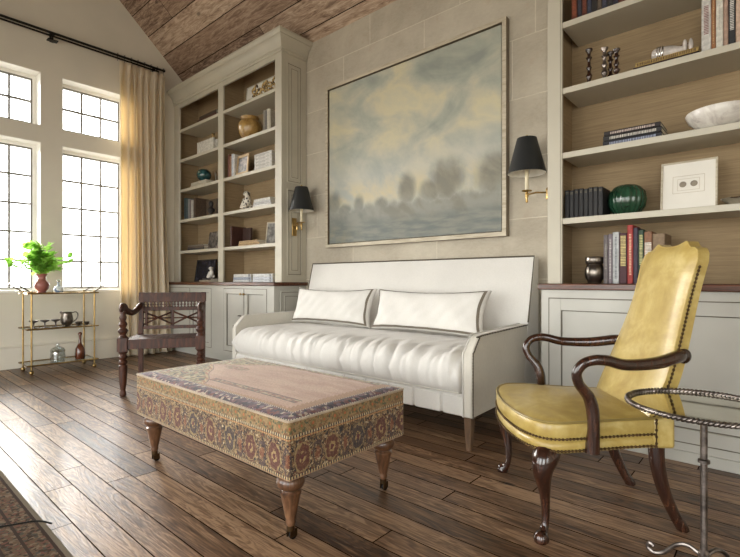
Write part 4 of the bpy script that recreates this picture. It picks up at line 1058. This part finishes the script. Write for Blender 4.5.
# --- right, first shelf (1.342): black set, green pot, framed intaglios, silver dish
z = RS[0]+E
x0, x1 = ax(565, 3.05), ax(603, 3.05); nb = 8
for k in range(nb):
    xa = x0+(x1-x0)*k/nb; w = (x1-x0)/nb-.0015
    book(w, .17, .182-(.004 if k % 3 == 1 else 0), (.012, .011, .012), (.86, .93, 1) , (.12, .10, .06), lab='black volume of the matching set left of the green pot', grp='matching black volumes', loc=(xa+w/2, 3.05, z))
gp_ = thing('green_pot', 'round ribbed dark green glazed pot on the right bookcase', 'pot', (ax(624, 3.15)+.012, 3.17, z))
B().lathe([(.052, 0), (.068, .014), (.094, .055), (.101, .100), (.094, .144), (.071, .174), (.050, .187), (.040, .189), (.036, .177), (.045, .155)], (0, 0, 0), 120, lobes=20, la=.06).build('pot_body', M['greenpot'], gp_, smooth=70)
x0, x1 = ax(659.5, 3.1), ax(717, 3.1); h = .285
fr = thing('framed_intaglios', 'small gilt frame with two seals on a white mat, right bookcase', 'picture', ((x0+x1)/2, 3.12, z))
w = x1-x0; TL = Matrix.Translation((0, 0, .003)) @ Matrix.Rotation(-.13, 4, 'X')
B().box(-w/2, -w/2+.010, 0, .02, 0, h, T=TL).box(w/2-.010, w/2, 0, .02, 0, h, T=TL).box(-w/2+.010, w/2-.010, 0, .02, 0, .010, T=TL).box(-w/2+.010, w/2-.010, 0, .02, h-.010, h, T=TL).build('frame', M['frame_pale'], fr, bevel=.002)
B().box(-w/2+.010, w/2-.010, .006, .018, .010, h-.010, T=TL).build('mat_board', M['mat_white'], fr, smooth=0)
b = B()
for (a, b_, c_, d_) in ((-.075, .075, .100, .102), (-.075, .075, .198, .200), (-.075, -.073, .102, .198), (.073, .075, .102, .198), (-.052, .052, .115, .1165), (-.052, .052, .181, .1825), (-.052, -.0505, .1165, .181), (.0505, .052, .1165, .181)): b.box(a, b_, .0046, .006, c_, d_, T=TL)
b.build('mat_line', M['mat_edge'], fr, smooth=0)
for sx in (-1, 1):
    Tm = TL @ Matrix.Translation((sx*.026, .006, .150)) @ Matrix.Rotation(PI/2, 4, 'X')
    B().lathe([(.015, 0), (.017, .003), (.014, .005), (.012, .003), (.002, .0045)], seg=20, T=Tm).build('seal', M['mat_grey'], fr)
sd = thing('silver_dish', 'low silver dish at the right edge of the bookcase shelf', 'dish', (ax(738, 3.08), 3.08, z))
B().lathe([(.030, 0), (.034, .006), (.060, .022), (.072, .032), (.074, .036), (.068, .033), (.050, .020), (.004, .010)], (0, 0, 0), 30).build('dish_body', M['silver'], sd, smooth=60)
# --- right, second shelf (1.756): black stack, marble bowl
z = RS[1]+E
xa, xb = ax(603, 3.06), ax(662, 3.06); cx = (xa+xb)/2; w = xb-xa
zz = z
for k, (th, ln, col, tc_, lab) in enumerate(((.036, w, (.012, .012, .018), (.30, .33, .45), 'bottom black book of the flat stack left of the marble bowl'), (.031, w*.99, (.014, .012, .012), (.60, .56, .5), 'middle black book of the flat stack with white lettering'), (.026, w*.96, (.018, .012, .012), (.5, .4, .35), 'top dark book of the flat stack left of the marble bowl'))):
    book(th, .21, ln, col, (.12, .9, .9), tc_, lab=lab, grp='stacked black books', loc=(cx, 3.055, zz), lying=True); zz += th+E
bw_ = thing('marble_bowl', 'wide shallow white marble bowl on the right bookcase', 'bowl', (ax(722, 3.13), 3.13, z))
B().lathe([(.055, 0), (.075, .004), (.115, .028), (.150, .062), (.165, .098), (.162, .104), (.150, .098), (.132, .065), (.095, .035), (.01, .022)], (0, 0, 0), 48).build('bowl_body', M['marble'], bw_, smooth=60)
# --- right, third shelf (2.163): candlesticks, gilt book, shell, upright books
z = RS[2]+E
cp = [(.030, 0), (.032, .006), (.022, .014), (.014, .022), (.024, .036), (.028, .046), (.016, .058), (.013, .075), (.024, .088), (.014, .10), (.013, .128), (.026, .138), (.014, .148), (.016, .165), (.030, .176), (.030, .184), (.012, .184)]
for px, Y, s_, lab in ((589, 3.06, 1.20, 'dark turned candlestick standing apart at the left'), (604.5, 3.05, 1.06, 'dark turned candlestick in the group of three, left front'), (610.5, 3.13, 1.05, 'dark turned candlestick at the back of the group of three'), (616.5, 3.05, .90, 'shortest dark turned candlestick, nearest the shell')):
    c = thing('candlestick', lab, 'candlestick', (ax(px, Y), Y, z), 0, 'dark turned candlesticks on the right bookcase')
    B().lathe([(r*.68, zz_*s_) for r, zz_ in cp], (0, 0, 0), 16).build('stick', M['darkwood'] if px != 604.5 else M['steel'], c, smooth=50)
xa, xb = ax(633, 3.05), ax(699, 3.05); w = xb-xa
book(.026, .17, w, (.035, .015, .012), None, lab='dark leather book under the gilt one below the shell', loc=((xa+xb)/2, 3.05, z), lying=True)
gb = book(.024, .165, w*.96, (.38, .26, .08), (.03, .97, 1.2), (.11, .06, .02), lab='gilt patterned book lying under the pearly shell', loc=((xa+xb)/2+.004, 3.052, z+.0266+E), lying=True)
zz = z+.0266+.0246+2*E
sh = thing('pearl_shell', 'pearly nautilus shell with horn resting on the gilt book', 'shell', (ax(671, 3.12), 3.12, zz))
sp = spline([(-.095, 0, .038, .014), (-.086, 0, .038, .032), (-.055, 0, .040, .039), (-.01, 0, .038, .035), (.035, 0, .034, .024), (.06, 0, .040, .013)], 6)
B().tube([p[:3] for p in sp], [p[3] for p in sp], 16, up=(0, 0, 1)).build('shell_body', M['shellpearl'], sh, smooth=60)
sl_ = B(); sl_.sphere((.066, 0, .050), .017, 12, sx=.7, sz=2.2); sl_.build('shell_lip', M['shellpearl'], sh, smooth=60)
sl_ = B(); sl_.sphere((.094, 0, .046), .015, 12, sx=.8, sz=2.6); sl_.build('shell_lip', M['shellpearl'], sh, smooth=60)
rb_ = B()
for xx, rr in ((-.062, .041), (-.050, .0415), (-.036, .0405)): rb_.tube([(xx, rr*math.cos(a), .040+rr*math.sin(a)) for a in [2*PI*i/20 for i in range(20)]], .003, 6, closed=True)
rb_.build('shell_rib', M['silver'], sh)
B().tube([(.02, 0, .042), (.05, 0, .055), (.085, 0, .058)], [.003, .006, .003], 8).build('mount', M['legwood'], sh)
spec = [(701.5, 711, (.52, .50, .46), (.3, .8, .9), (.25, .13, .12), 'tall off-white book at the left of the upright row'), (711.3, 715.6, (.30, .13, .05), (.1, .9, .6), (.42, .28, .15), 'narrow rust orange upright book'), (716, 723, (.60, .57, .50), (.3, .7, .4), (.45, .42, .36), 'cream white upright book right of the rust one'),
        (723.4, 728.2, (.36, .24, .18), None, None, 'slim dusty pink upright book'), (728.6, 735.3, (.018, .018, .02), (.25, .85, 1.1), (.55, .53, .48), 'black upright book with white lettering'), (735.8, 745, (.50, .36, .27), None, None, 'pale pink book at the right edge of the picture')]
for k, (a, b_, col, ti, tc_, lab) in enumerate(spec):
    x0, x1 = ax(a, 3.02), ax(b_, 3.02)
    book(x1-x0, .22, (.30, .29, .31, .285, .30, .295)[k], col, ti, tc_ or (.5, .4, .3), lab=lab, loc=((x0+x1)/2, 3.02, z))
# --- right, fourth shelf (2.578): old leather books
z = RS[3]+E
x = ax(572, 3.05)
cols = [((.13, .035, .016), 'rust leather', 'first'), ((.022, .020, .028), 'black leather', 'second'), ((.09, .025, .014), 'dark red-brown leather', 'third'), ((.025, .028, .045), 'navy', 'fourth'), ((.018, .015, .014), 'black cloth', 'fifth'), ((.07, .05, .035), 'tan leather', 'sixth'), ((.03, .03, .045), 'slate', 'seventh'), ((.022, .020, .020), 'charcoal', 'eighth'), ((.02, .018, .03), 'midnight blue', 'ninth'), ((.10, .03, .014), 'russet', 'tenth'), ((.17, .05, .02), 'orange-brown leather', 'eleventh')]
for k, (col, nm, od) in enumerate(cols):
    w = (.034, .026, .030, .026, .03, .026, .028, .032, .028, .03, .032)[k]
    book(w, .18, .235-(k % 3)*.008, col, (.15, .85, 1) if k != 4 else None, tuple(c*2.2 for c in col), lab='%s book, %s from the left on the highest visible right shelf' % (nm, od), loc=(x+w/2, 3.04, z)); x += w+.001
# ---------------------------------------------------------------- left bookcase contents
def LB(a, b_, row, Y=3.06): return ax(a, Y), ax(b_, Y), (ZS[row]+E if row >= 0 else CT+E)
# counter, left bay: black framed picture and small white figurine on two books
x0, x1, z = LB(192, 210.5, -1, 3.16); w = x1-x0
fr = thing('black_picture', 'black framed dark picture leaning on the left countertop', 'picture', ((x0+x1)/2, 3.19, z)); h = .30; TL = Matrix.Translation((0, 0, .0035)) @ Matrix.Rotation(-.15, 4, 'X')
B().box(-w/2, -w/2+.02, 0, .02, 0, h, T=TL).box(w/2-.02, w/2, 0, .02, 0, h, T=TL).box(-w/2+.02, w/2-.02, 0, .02, 0, .02, T=TL).box(-w/2+.02, w/2-.02, 0, .02, h-.02, h, T=TL).build('frame', book_mat((.012, .010, .010)), fr, bevel=.002)
B().box(-w/2+.02, w/2-.02, .008, .018, .02, h-.02, T=TL).build('picture_panel', simple('dark_print', (.030, .028, .035), .25, var=.6, scale=12), fr, smooth=0)
xa = ax(206, 3.04)
book(.024, .15, .26, (.38, .33, .25), None, lab='cream book under the white figurine on the left countertop', loc=(xa, 3.02, z), lying=True)
book(.018, .14, .20, (.06, .05, .05), None, lab='dark book directly under the white figurine on the left countertop', loc=(xa+.025, 3.03, z+.0246+E), lying=True)
def figurine(name, label, cat, loc, mat, s=1.0, pose=0):
    o = thing(name, label, cat, loc); b = B()
    sp = spline([(-.04*s, 0, .030*s, .020*s), (-.01*s, 0, .040*s, .034*s), (.012*s, 0, .075*s, .030*s), (.008*s, 0, .110*s, .020*s), (-.002*s, 0, .130*s, .026*s), (-.030*s, 0, .135*s, .017*s), (-.046*s, 0, .128*s, .009*s)], 5)
    b.tube([p[:3] for p in sp], [p[3] for p in sp], 12)
    for sy in (-1, 1):
        q = spline([(-.005*s, sy*.022*s, .085*s, .013*s), (-.035*s, sy*.024*s, .045*s, .010*s), (-.055*s, sy*.022*s, .016*s, .012*s)], 4); b.tube([p[:3] for p in q], [p[3] for p in q], 8)
        q = spline([(.025*s, sy*.020*s, .030*s, .02*s), (.0*s, sy*.032*s, .018*s, .014*s), (-.03*s, sy*.034*s, .012*s, .008*s)], 4); b.tube([p[:3] for p in q], [p[3] for p in q], 8)
        b.sphere((.004*s, sy*.020*s, .140*s), .010*s, 8)
    b.build('body', mat, o, smooth=60); return o
figurine('figurine', 'small white seated figurine on the left countertop books', 'figurine', (ax(211, 3.09), 3.09, z+.0246+.0186+2*E), M['marble'], .95)
# counter, right bay: two stacks of pale books
tw, thb = .235, (.030, .030, .034)
for st, (pa, pb) in enumerate(((233, 251.5), (252.5, 272.5))):
    x0, x1, z = LB(pa, pb, -1, 3.0); w = x1-x0; zz = z
    for k in range(3):
        col = ((.50, .50, .50), (.28, .31, .37), (.56, .55, .52))[k] if st == 0 else ((.52, .53, .55), (.50, .52, .56), (.58, .58, .57))[k]
        th = (.026, .030, .034)[k]
        book(th, .2, w-.012*k*(1 if st == 0 else .3), col, (.86, .94, 1.4), (.09, .09, .10), lab='%s %s book in the %s stack on the left countertop' % (('bottom', 'middle', 'top')[k], ('pale grey', 'slate blue', 'cream')[k] if st == 0 else ('light grey', 'pale blue', 'white')[k], ('first', 'second')[st]), grp='pale book stacks on the left countertop', loc=((x0+x1)/2, 3.0, zz), lying=True); zz += th+E
# row 0 (shelf 1.346)
x0, x1, z = LB(187, 203, 0, 3.03); zz = z
for k, (th, l, col, lab) in enumerate(((.028, 1.0, (.05, .045, .045), 'bottom charcoal book of the low stack, left bay'), (.022, .97, (.12, .09, .07), 'middle brown book of the low stack, left bay'), (.018, .90, (.20, .17, .13), 'top tan book of the low stack, left bay'))):
    book(th, .2, (x1-x0)*l+.02, col, lab=lab, loc=((x0+x1)/2, 3.04, zz), lying=True); zz += th+E
x0, x1, z = LB(206.5, 216.5, 0, 3.04); w = x1-x0; h = .215
fr = thing('small_photo_frame', 'small silver photo frame right of the low book stack', 'picture frame', ((x0+x1)/2, 3.05, z)); TL = Matrix.Translation((0, 0, .0035)) @ Matrix.Rotation(-.16, 4, 'X')
B().box(-w/2, -w/2+.012, 0, .014, 0, h, T=TL).box(w/2-.012, w/2, 0, .014, 0, h, T=TL).box(-w/2+.012, w/2-.012, 0, .014, 0, .012, T=TL).box(-w/2+.012, w/2-.012, 0, .014, h-.012, h, T=TL).build('frame', M['steel'], fr, bevel=.002)
B().box(-w/2+.012, w/2-.012, .005, .012, .012, h-.012, T=TL).build('photo', simple('old_photo', (.12, .11, .10), .3, var=.9, scale=16), fr, smooth=0)
# right bay row 0: big brown album, gilt books, white slanted papers
x0, x1, z = LB(230, 234.5, 0, 3.04)
book(.035, .20, .245, (.05, .016, .010), (.1, .9, .3), (.16, .07, .03), lab='tall dark brown leather album, right bay', loc=(x0+.02, 3.04, z))
b0 = book(.16, .030, .225, (.045, .018, .012), None, lab='wide dark brown book behind the gilt books', loc=(x0+.145, 3.17, z))
xa, xb = ax(238, 3.03), ax(262, 3.03)
book(.030, .13, xb-xa-.06, (.42, .28, .12), (.05, .95, .5), (.16, .09, .04), lab='lower gilt-spined book lying in front of the album', loc=((xa+xb)/2-.02, 3.03, z), lying=True)
book(.026, .12, xb-xa-.10, (.46, .32, .15), (.05, .95, .5), (.18, .1, .05), lab='upper gilt-spined book lying in front of the album', loc=((xa+xb)/2-.04, 3.035, z+.0306+E), lying=True)
xa = ax(267, 3.05)
o = thing('slanted_frame', 'pale narrow picture frame leaning at the right of the gilt books', 'picture frame', (xa, 3.10, z), .35)
B().box(-.075, -.062, 0, .016, 0, .25, T=TL).box(.062, .075, 0, .016, 0, .25, T=TL).box(-.062, .062, 0, .016, 0, .012, T=TL).box(-.062, .062, 0, .016, .238, .25, T=TL).build('frame', M['frame_pale'], o, bevel=.002)
B().box(-.062, .062, .004, .013, .012, .238, T=TL).build('photo', simple('grey_print', (.24, .23, .21), .3, var=.6, scale=14), o, smooth=0)
# row 1 (1.762): left bay upright books + brown book + dark figure
x, _, z = LB(184, 200, 1, 3.04)
for k, (w, col, nm) in enumerate(((.050, (.028, .045, .05), 'dark teal'), (.045, (.05, .075, .08), 'slate teal'), (.045, (.20, .20, .20), 'grey'), (.030, (.16, .13, .12), 'brown grey'), (.032, (.48, .46, .42), 'off-white'))):
    book(w, .19, .295-.012*k, col, lab='upright %s book in the left bay fifth shelf row' % nm, loc=(x+w/2, 3.04, z)); x += w+.006
book(.04, .2, .27, (.085, .055, .035), lab='upright brown cloth book beside the off-white one, left bay', loc=(x+.03, 3.05, z))
book(.26, .03, .25, (.10, .07, .045), lab='broad brown book facing out behind the dark bust', loc=(x+.19, 3.20, z))
o = thing('dark_bust', 'small dark bust in the left bay in front of the brown book', 'bust', (ax(211, 3.08), 3.08, z))
B().lathe([(.045, 0), (.045, .012), (.026, .02), (.022, .035), (.05, .06), (.058, .085), (.030, .105), (.020, .12), (.034, .145), (.036, .168), (.022, .188), (.002, .194)], (0, 0, 0), 20, sy=.8).build('bust_body', book_mat((.022, .018, .016)), o, smooth=60)
# row 1 right bay: spotted dog + pale books
figurine('spotted_dog', 'black-and-white spotted ceramic dog on the left bookcase', 'figurine', (ax(247, 3.06), 3.06, ZS[1]+E), M['spotted'], 1.35)
x0, x1, z = LB(253.5, 272, 1, 3.05); zz = z
for k in range(3):
    th = (.028, .032, .028)[k]
    book(th, .2, x1-x0-.02*k, ((.58, .57, .53), (.50, .50, .50), (.60, .59, .54))[k], (.08, .9, .5) if k == 1 else None, (.35, .33, .3), lab='%s white book in the flat stack beside the spotted dog' % ('bottom', 'middle', 'top')[k], loc=((x0+x1)/2, 3.04, zz), lying=True); zz += th+E
# row 2 (2.168): left bay teal bowl on books, curved plate
x0, x1, z = LB(190, 206, 2, 3.04); zz = z
for k in range(2):
    book(.032, .14, x1-x0-.03*k, ((.48, .44, .34), (.52, .48, .38))[k], lab='%s cream book under the teal glass globe' % ('lower', 'upper')[k], loc=((x0+x1)/2+.01, 3.04, zz), lying=True); zz += .0326
o = thing('teal_globe', 'dark teal glass globe standing on cream books, left bay', 'globe', (ax(204, 3.12), 3.12, zz+E))
B().lathe([(.030, 0), (.034, .004), (.028, .010), (.060, .025), (.085, .055), (.094, .09), (.085, .13), (.055, .158), (.02, .166), (.001, .167)], (0, 0, 0), 32).build('globe_body', M['teal'], o, smooth=70)
o = thing('white_plate', 'pale plate standing on edge beside the teal globe', 'plate', (ax(212.5, 3.17)+.02, 3.215, z+.006)); Tm = Matrix.Translation((0, 0, .092)) @ Matrix.Rotation(.95, 4, 'Z') @ Matrix.Rotation(PI/2-.12, 4, 'Y')
B().lathe([(.02, .012), (.05, .008), (.088, -.002), (.094, -.006), (.094, -.003), (.06, .013), (.02, .017)], seg=32, T=Tm).build('plate_body', M['marble'], o, smooth=60)
# row 2 right bay: brown and white books, framed photo, white stack
x, _, z = LB(228.5, 233, 2, 3.04)
for k, (w, col, h, nm) in enumerate(((.040, (.12, .035, .018), .275, 'red-brown'), (.036, (.26, .13, .07), .25, 'tan'), (.034, (.50, .52, .54), .27, 'pale blue-white'), (.030, (.60, .57, .52), .26, 'white'))):
    book(w, .19, h, col, (.1, .9, .4) if k > 1 else None, (.2, .25, .35), lab='upright %s book left of the framed photo, right bay' % nm, loc=(x+w/2, 3.03, z)); x += w+.002
x0 = x+.005; w = .235; h = .235
fr = thing('gilt_photo_frame', 'gilt framed portrait photo between books in the right bay', 'picture frame', (x0+w/2, 3.04, z)); TL = Matrix.Translation((0, 0, .0035)) @ Matrix.Rotation(-.10, 4, 'X')
B().box(-w/2, -w/2+.03, 0, .016, 0, h, T=TL).box(w/2-.03, w/2, 0, .016, 0, h, T=TL).box(-w/2+.03, w/2-.03, 0, .016, 0, .03, T=TL).box(-w/2+.03, w/2-.03, 0, .016, h-.03, h, T=TL).build('frame', simple('gilt_wood', (.42, .29, .15), .4, .2), fr, bevel=.003)
B().box(-w/2+.03, w/2-.03, .006, .014, .03, h-.03, T=TL).build('photo', simple('portrait_print', (.14, .11, .09), .3, var=.95, scale=22), fr, smooth=0)
x0, x1, z = LB(255, 272.5, 2, 3.05); zz = z
for k in range(5):
    book(.036, .2, x1-x0-.006*(k % 2), (.60, .58, .54), (.1, .85, .6), (.40, .38, .34), lab='%s white book in the five-high stack, right bay' % ('lowest', 'second', 'middle', 'fourth', 'topmost')[k], loc=((x0+x1)/2, 3.04, zz), lying=True); zz += .0366
# row 3 (2.572): left bay white box with figurine; right bay ochre jar + books
x0, x1, z = LB(197, 217.5, 3, 3.05); w = x1-x0
book(w*.80, .022, .155, (.58, .56, .50), None, lab='white book facing out on the left bay shelf below the top', loc=((x0+x1)/2-.02, 3.035, z))
zz = z
for k in range(3):
    book(.044, .17, w*.9, ((.50, .47, .40), (.56, .53, .46), (.60, .58, .52))[k], lab='%s cream book of the pile behind the white book facing out' % ('bottom', 'middle', 'top')[k], loc=((x0+x1)/2, 3.066, zz), lying=True); zz += .0446
figurine('gilt_figurine', 'small gilt animal figurine on the cream books, left bay', 'figurine', (ax(212.5, 3.10), 3.11, zz+E), M['giltwood'], .75)
z = ZS[3]+E
o = thing('ochre_jar', 'round ochre glazed earthenware jar in the right bay', 'jar', (ax(250, 3.11), 3.11, z))
B().lathe([(.070, 0), (.080, .006), (.115, .06), (.134, .125), (.130, .175), (.105, .212), (.090, .222), (.092, .232), (.106, .244), (.108, .254), (.098, .254), (.086, .234), (.08, .21)], (0, 0, 0), 40).build('jar_body', M['jar'], o, smooth=70)
x, _, _ = LB(264, 268, 3, 3.04)
for k, (w, col, nm) in enumerate(((.030, (.22, .19, .15), 'taupe'), (.036, (.10, .09, .08), 'charcoal'), (.028, (.55, .51, .42), 'cream'), (.030, (.40, .36, .28), 'beige'))):
    book(w, .19, .23-.01*(k % 2), col, lab='upright %s book right of the ochre jar' % nm, loc=(x+w/2, 3.03, z)); x += w+.002
# row 4 (2.975): left bay old books; right bay white framed art with gilt carving
x0, x1, z = LB(198, 217, 4, 3.05); zz = z
book(.045, .2, x1-x0, (.09, .035, .02), lab='red-brown book lying on the top left shelf', loc=((x0+x1)/2, 3.04, zz), lying=True); zz += .0456
book(.040, .19, (x1-x0)*.9, (.06, .04, .03), lab='dark book second in the pile on the top left shelf', loc=((x0+x1)/2+.02, 3.045, zz), lying=True)
book(.05, .15, .20, (.03, .02, .02), lab='dark upright book at the right end of the top left shelf', loc=(ax(216.5, 3.16)+.0, 3.17, z+.0862+E)) if False else None
x0, x1, z = LB(240, 274, 4, 3.14); w = x1-x0; h = .30
fr = thing('white_artwork', 'white framed panel behind the gilt carving on the top shelf', 'picture', ((x0+x1)/2, 3.20, z)); TL = Matrix.Translation((0, 0, .0035)) @ Matrix.Rotation(-.12, 4, 'X')
B().box(-w/2, -w/2+.012, 0, .02, 0, h, T=TL).box(w/2-.012, w/2, 0, .02, 0, h, T=TL).box(-w/2+.012, w/2-.012, 0, .02, 0, .012, T=TL).box(-w/2+.012, w/2-.012, 0, .02, h-.012, h, T=TL).build('frame', M['paint'], fr, bevel=.002)
B().box(-w/2+.012, w/2-.012, .006, .018, .012, h-.012, T=TL).build('white_panel', M['mat_white'], fr, smooth=0)
o = thing('gilt_carving', 'pierced gilt wooden carving standing before the white panel', 'carving', (ax(262, 3.06), 3.08, z)); b = B(); rnd = random.Random(5)
b.tube([(-.20, 0, .014), (.20, 0, .014)], .014, 8)
for k in range(11):
    x = -.19+k*.038; hh = .12+.055*math.sin(k*1.3+.6)
    b.tube(spline([(x, 0, .012), (x+.025, .004, hh*.4), (x-.015, -.004, hh*.75), (x+.018, 0, hh), (x+.038, 0, hh*.85)], 4), .011, 7)
b.tube(spline([(-.20, 0, .06), (-.08, 0, .115), (0, 0, .09), (.08, 0, .14), (.19, 0, .10)], 5), .012, 7)
b.build('carving_body', M['giltwood'], o, smooth=60)
# ================================================================= OUTSIDE, LIGHT
w = bpy.data.worlds.new('daylight'); bpy.context.scene.world = w; w.use_nodes = True; nt = w.node_tree
bg = nt.nodes['Background']; tc = nt.nodes.new('ShaderNodeTexCoord'); sep = nt.nodes.new('ShaderNodeSeparateXYZ'); nt.links.new(tc.outputs['Generated'], sep.inputs[0])
rp = nt.nodes.new('ShaderNodeValToRGB'); mr = nt.nodes.new('ShaderNodeMapRange'); mr.inputs[1].default_value = -.25; mr.inputs[2].default_value = .8
nt.links.new(sep.outputs[2], mr.inputs[0]); nt.links.new(mr.outputs[0], rp.inputs[0])
e = rp.color_ramp.elements; e[0].color = (.42, .40, .35, 1); e[0].position = .05; e[1].color = (.88, .94, 1.0, 1); e[1].position = .9
m_ = e.new(.25); m_.color = (.95, .95, .91, 1)
nt.links.new(rp.outputs[0], bg.inputs[0]); bg.inputs[1].default_value = 5.2
# broad soft sun lamp, added to stand in for side skylight through the windows
sl = bpy.data.lights.new('sun', 'SUN'); sl.energy = 9.5; sl.angle = math.radians(48); sl.color = (1.0, .965, .90)
so = bpy.data.objects.new('sun', sl); C.objects.link(so); so.rotation_euler = Vector((1.0, .16, -.34)).to_track_quat('-Z', 'Y').to_euler()
cam = bpy.data.cameras.new('camera'); cam.sensor_width = 36; cam.lens = FPX/740*36; cam.shift_y = (HZ-278.5)/740; cam.clip_start = .02
co = bpy.data.objects.new('camera', cam); C.objects.link(co); co.location = (0, 0, CH); co.rotation_euler = (PI/2, 0, YAW)
sc_ = bpy.context.scene; sc_.camera = co
vs = sc_.view_settings; vs.view_transform = 'Standard'; vs.look = 'None'; vs.exposure = 0.85; vs.gamma = 1; vs.use_curve_mapping = False
sc_.cycles.use_denoising = True; sc_.cycles.max_bounces = 10; sc_.cycles.diffuse_bounces = 6; sc_.cycles.transparent_max_bounces = 16; sc_.cycles.sample_clamp_indirect = 6
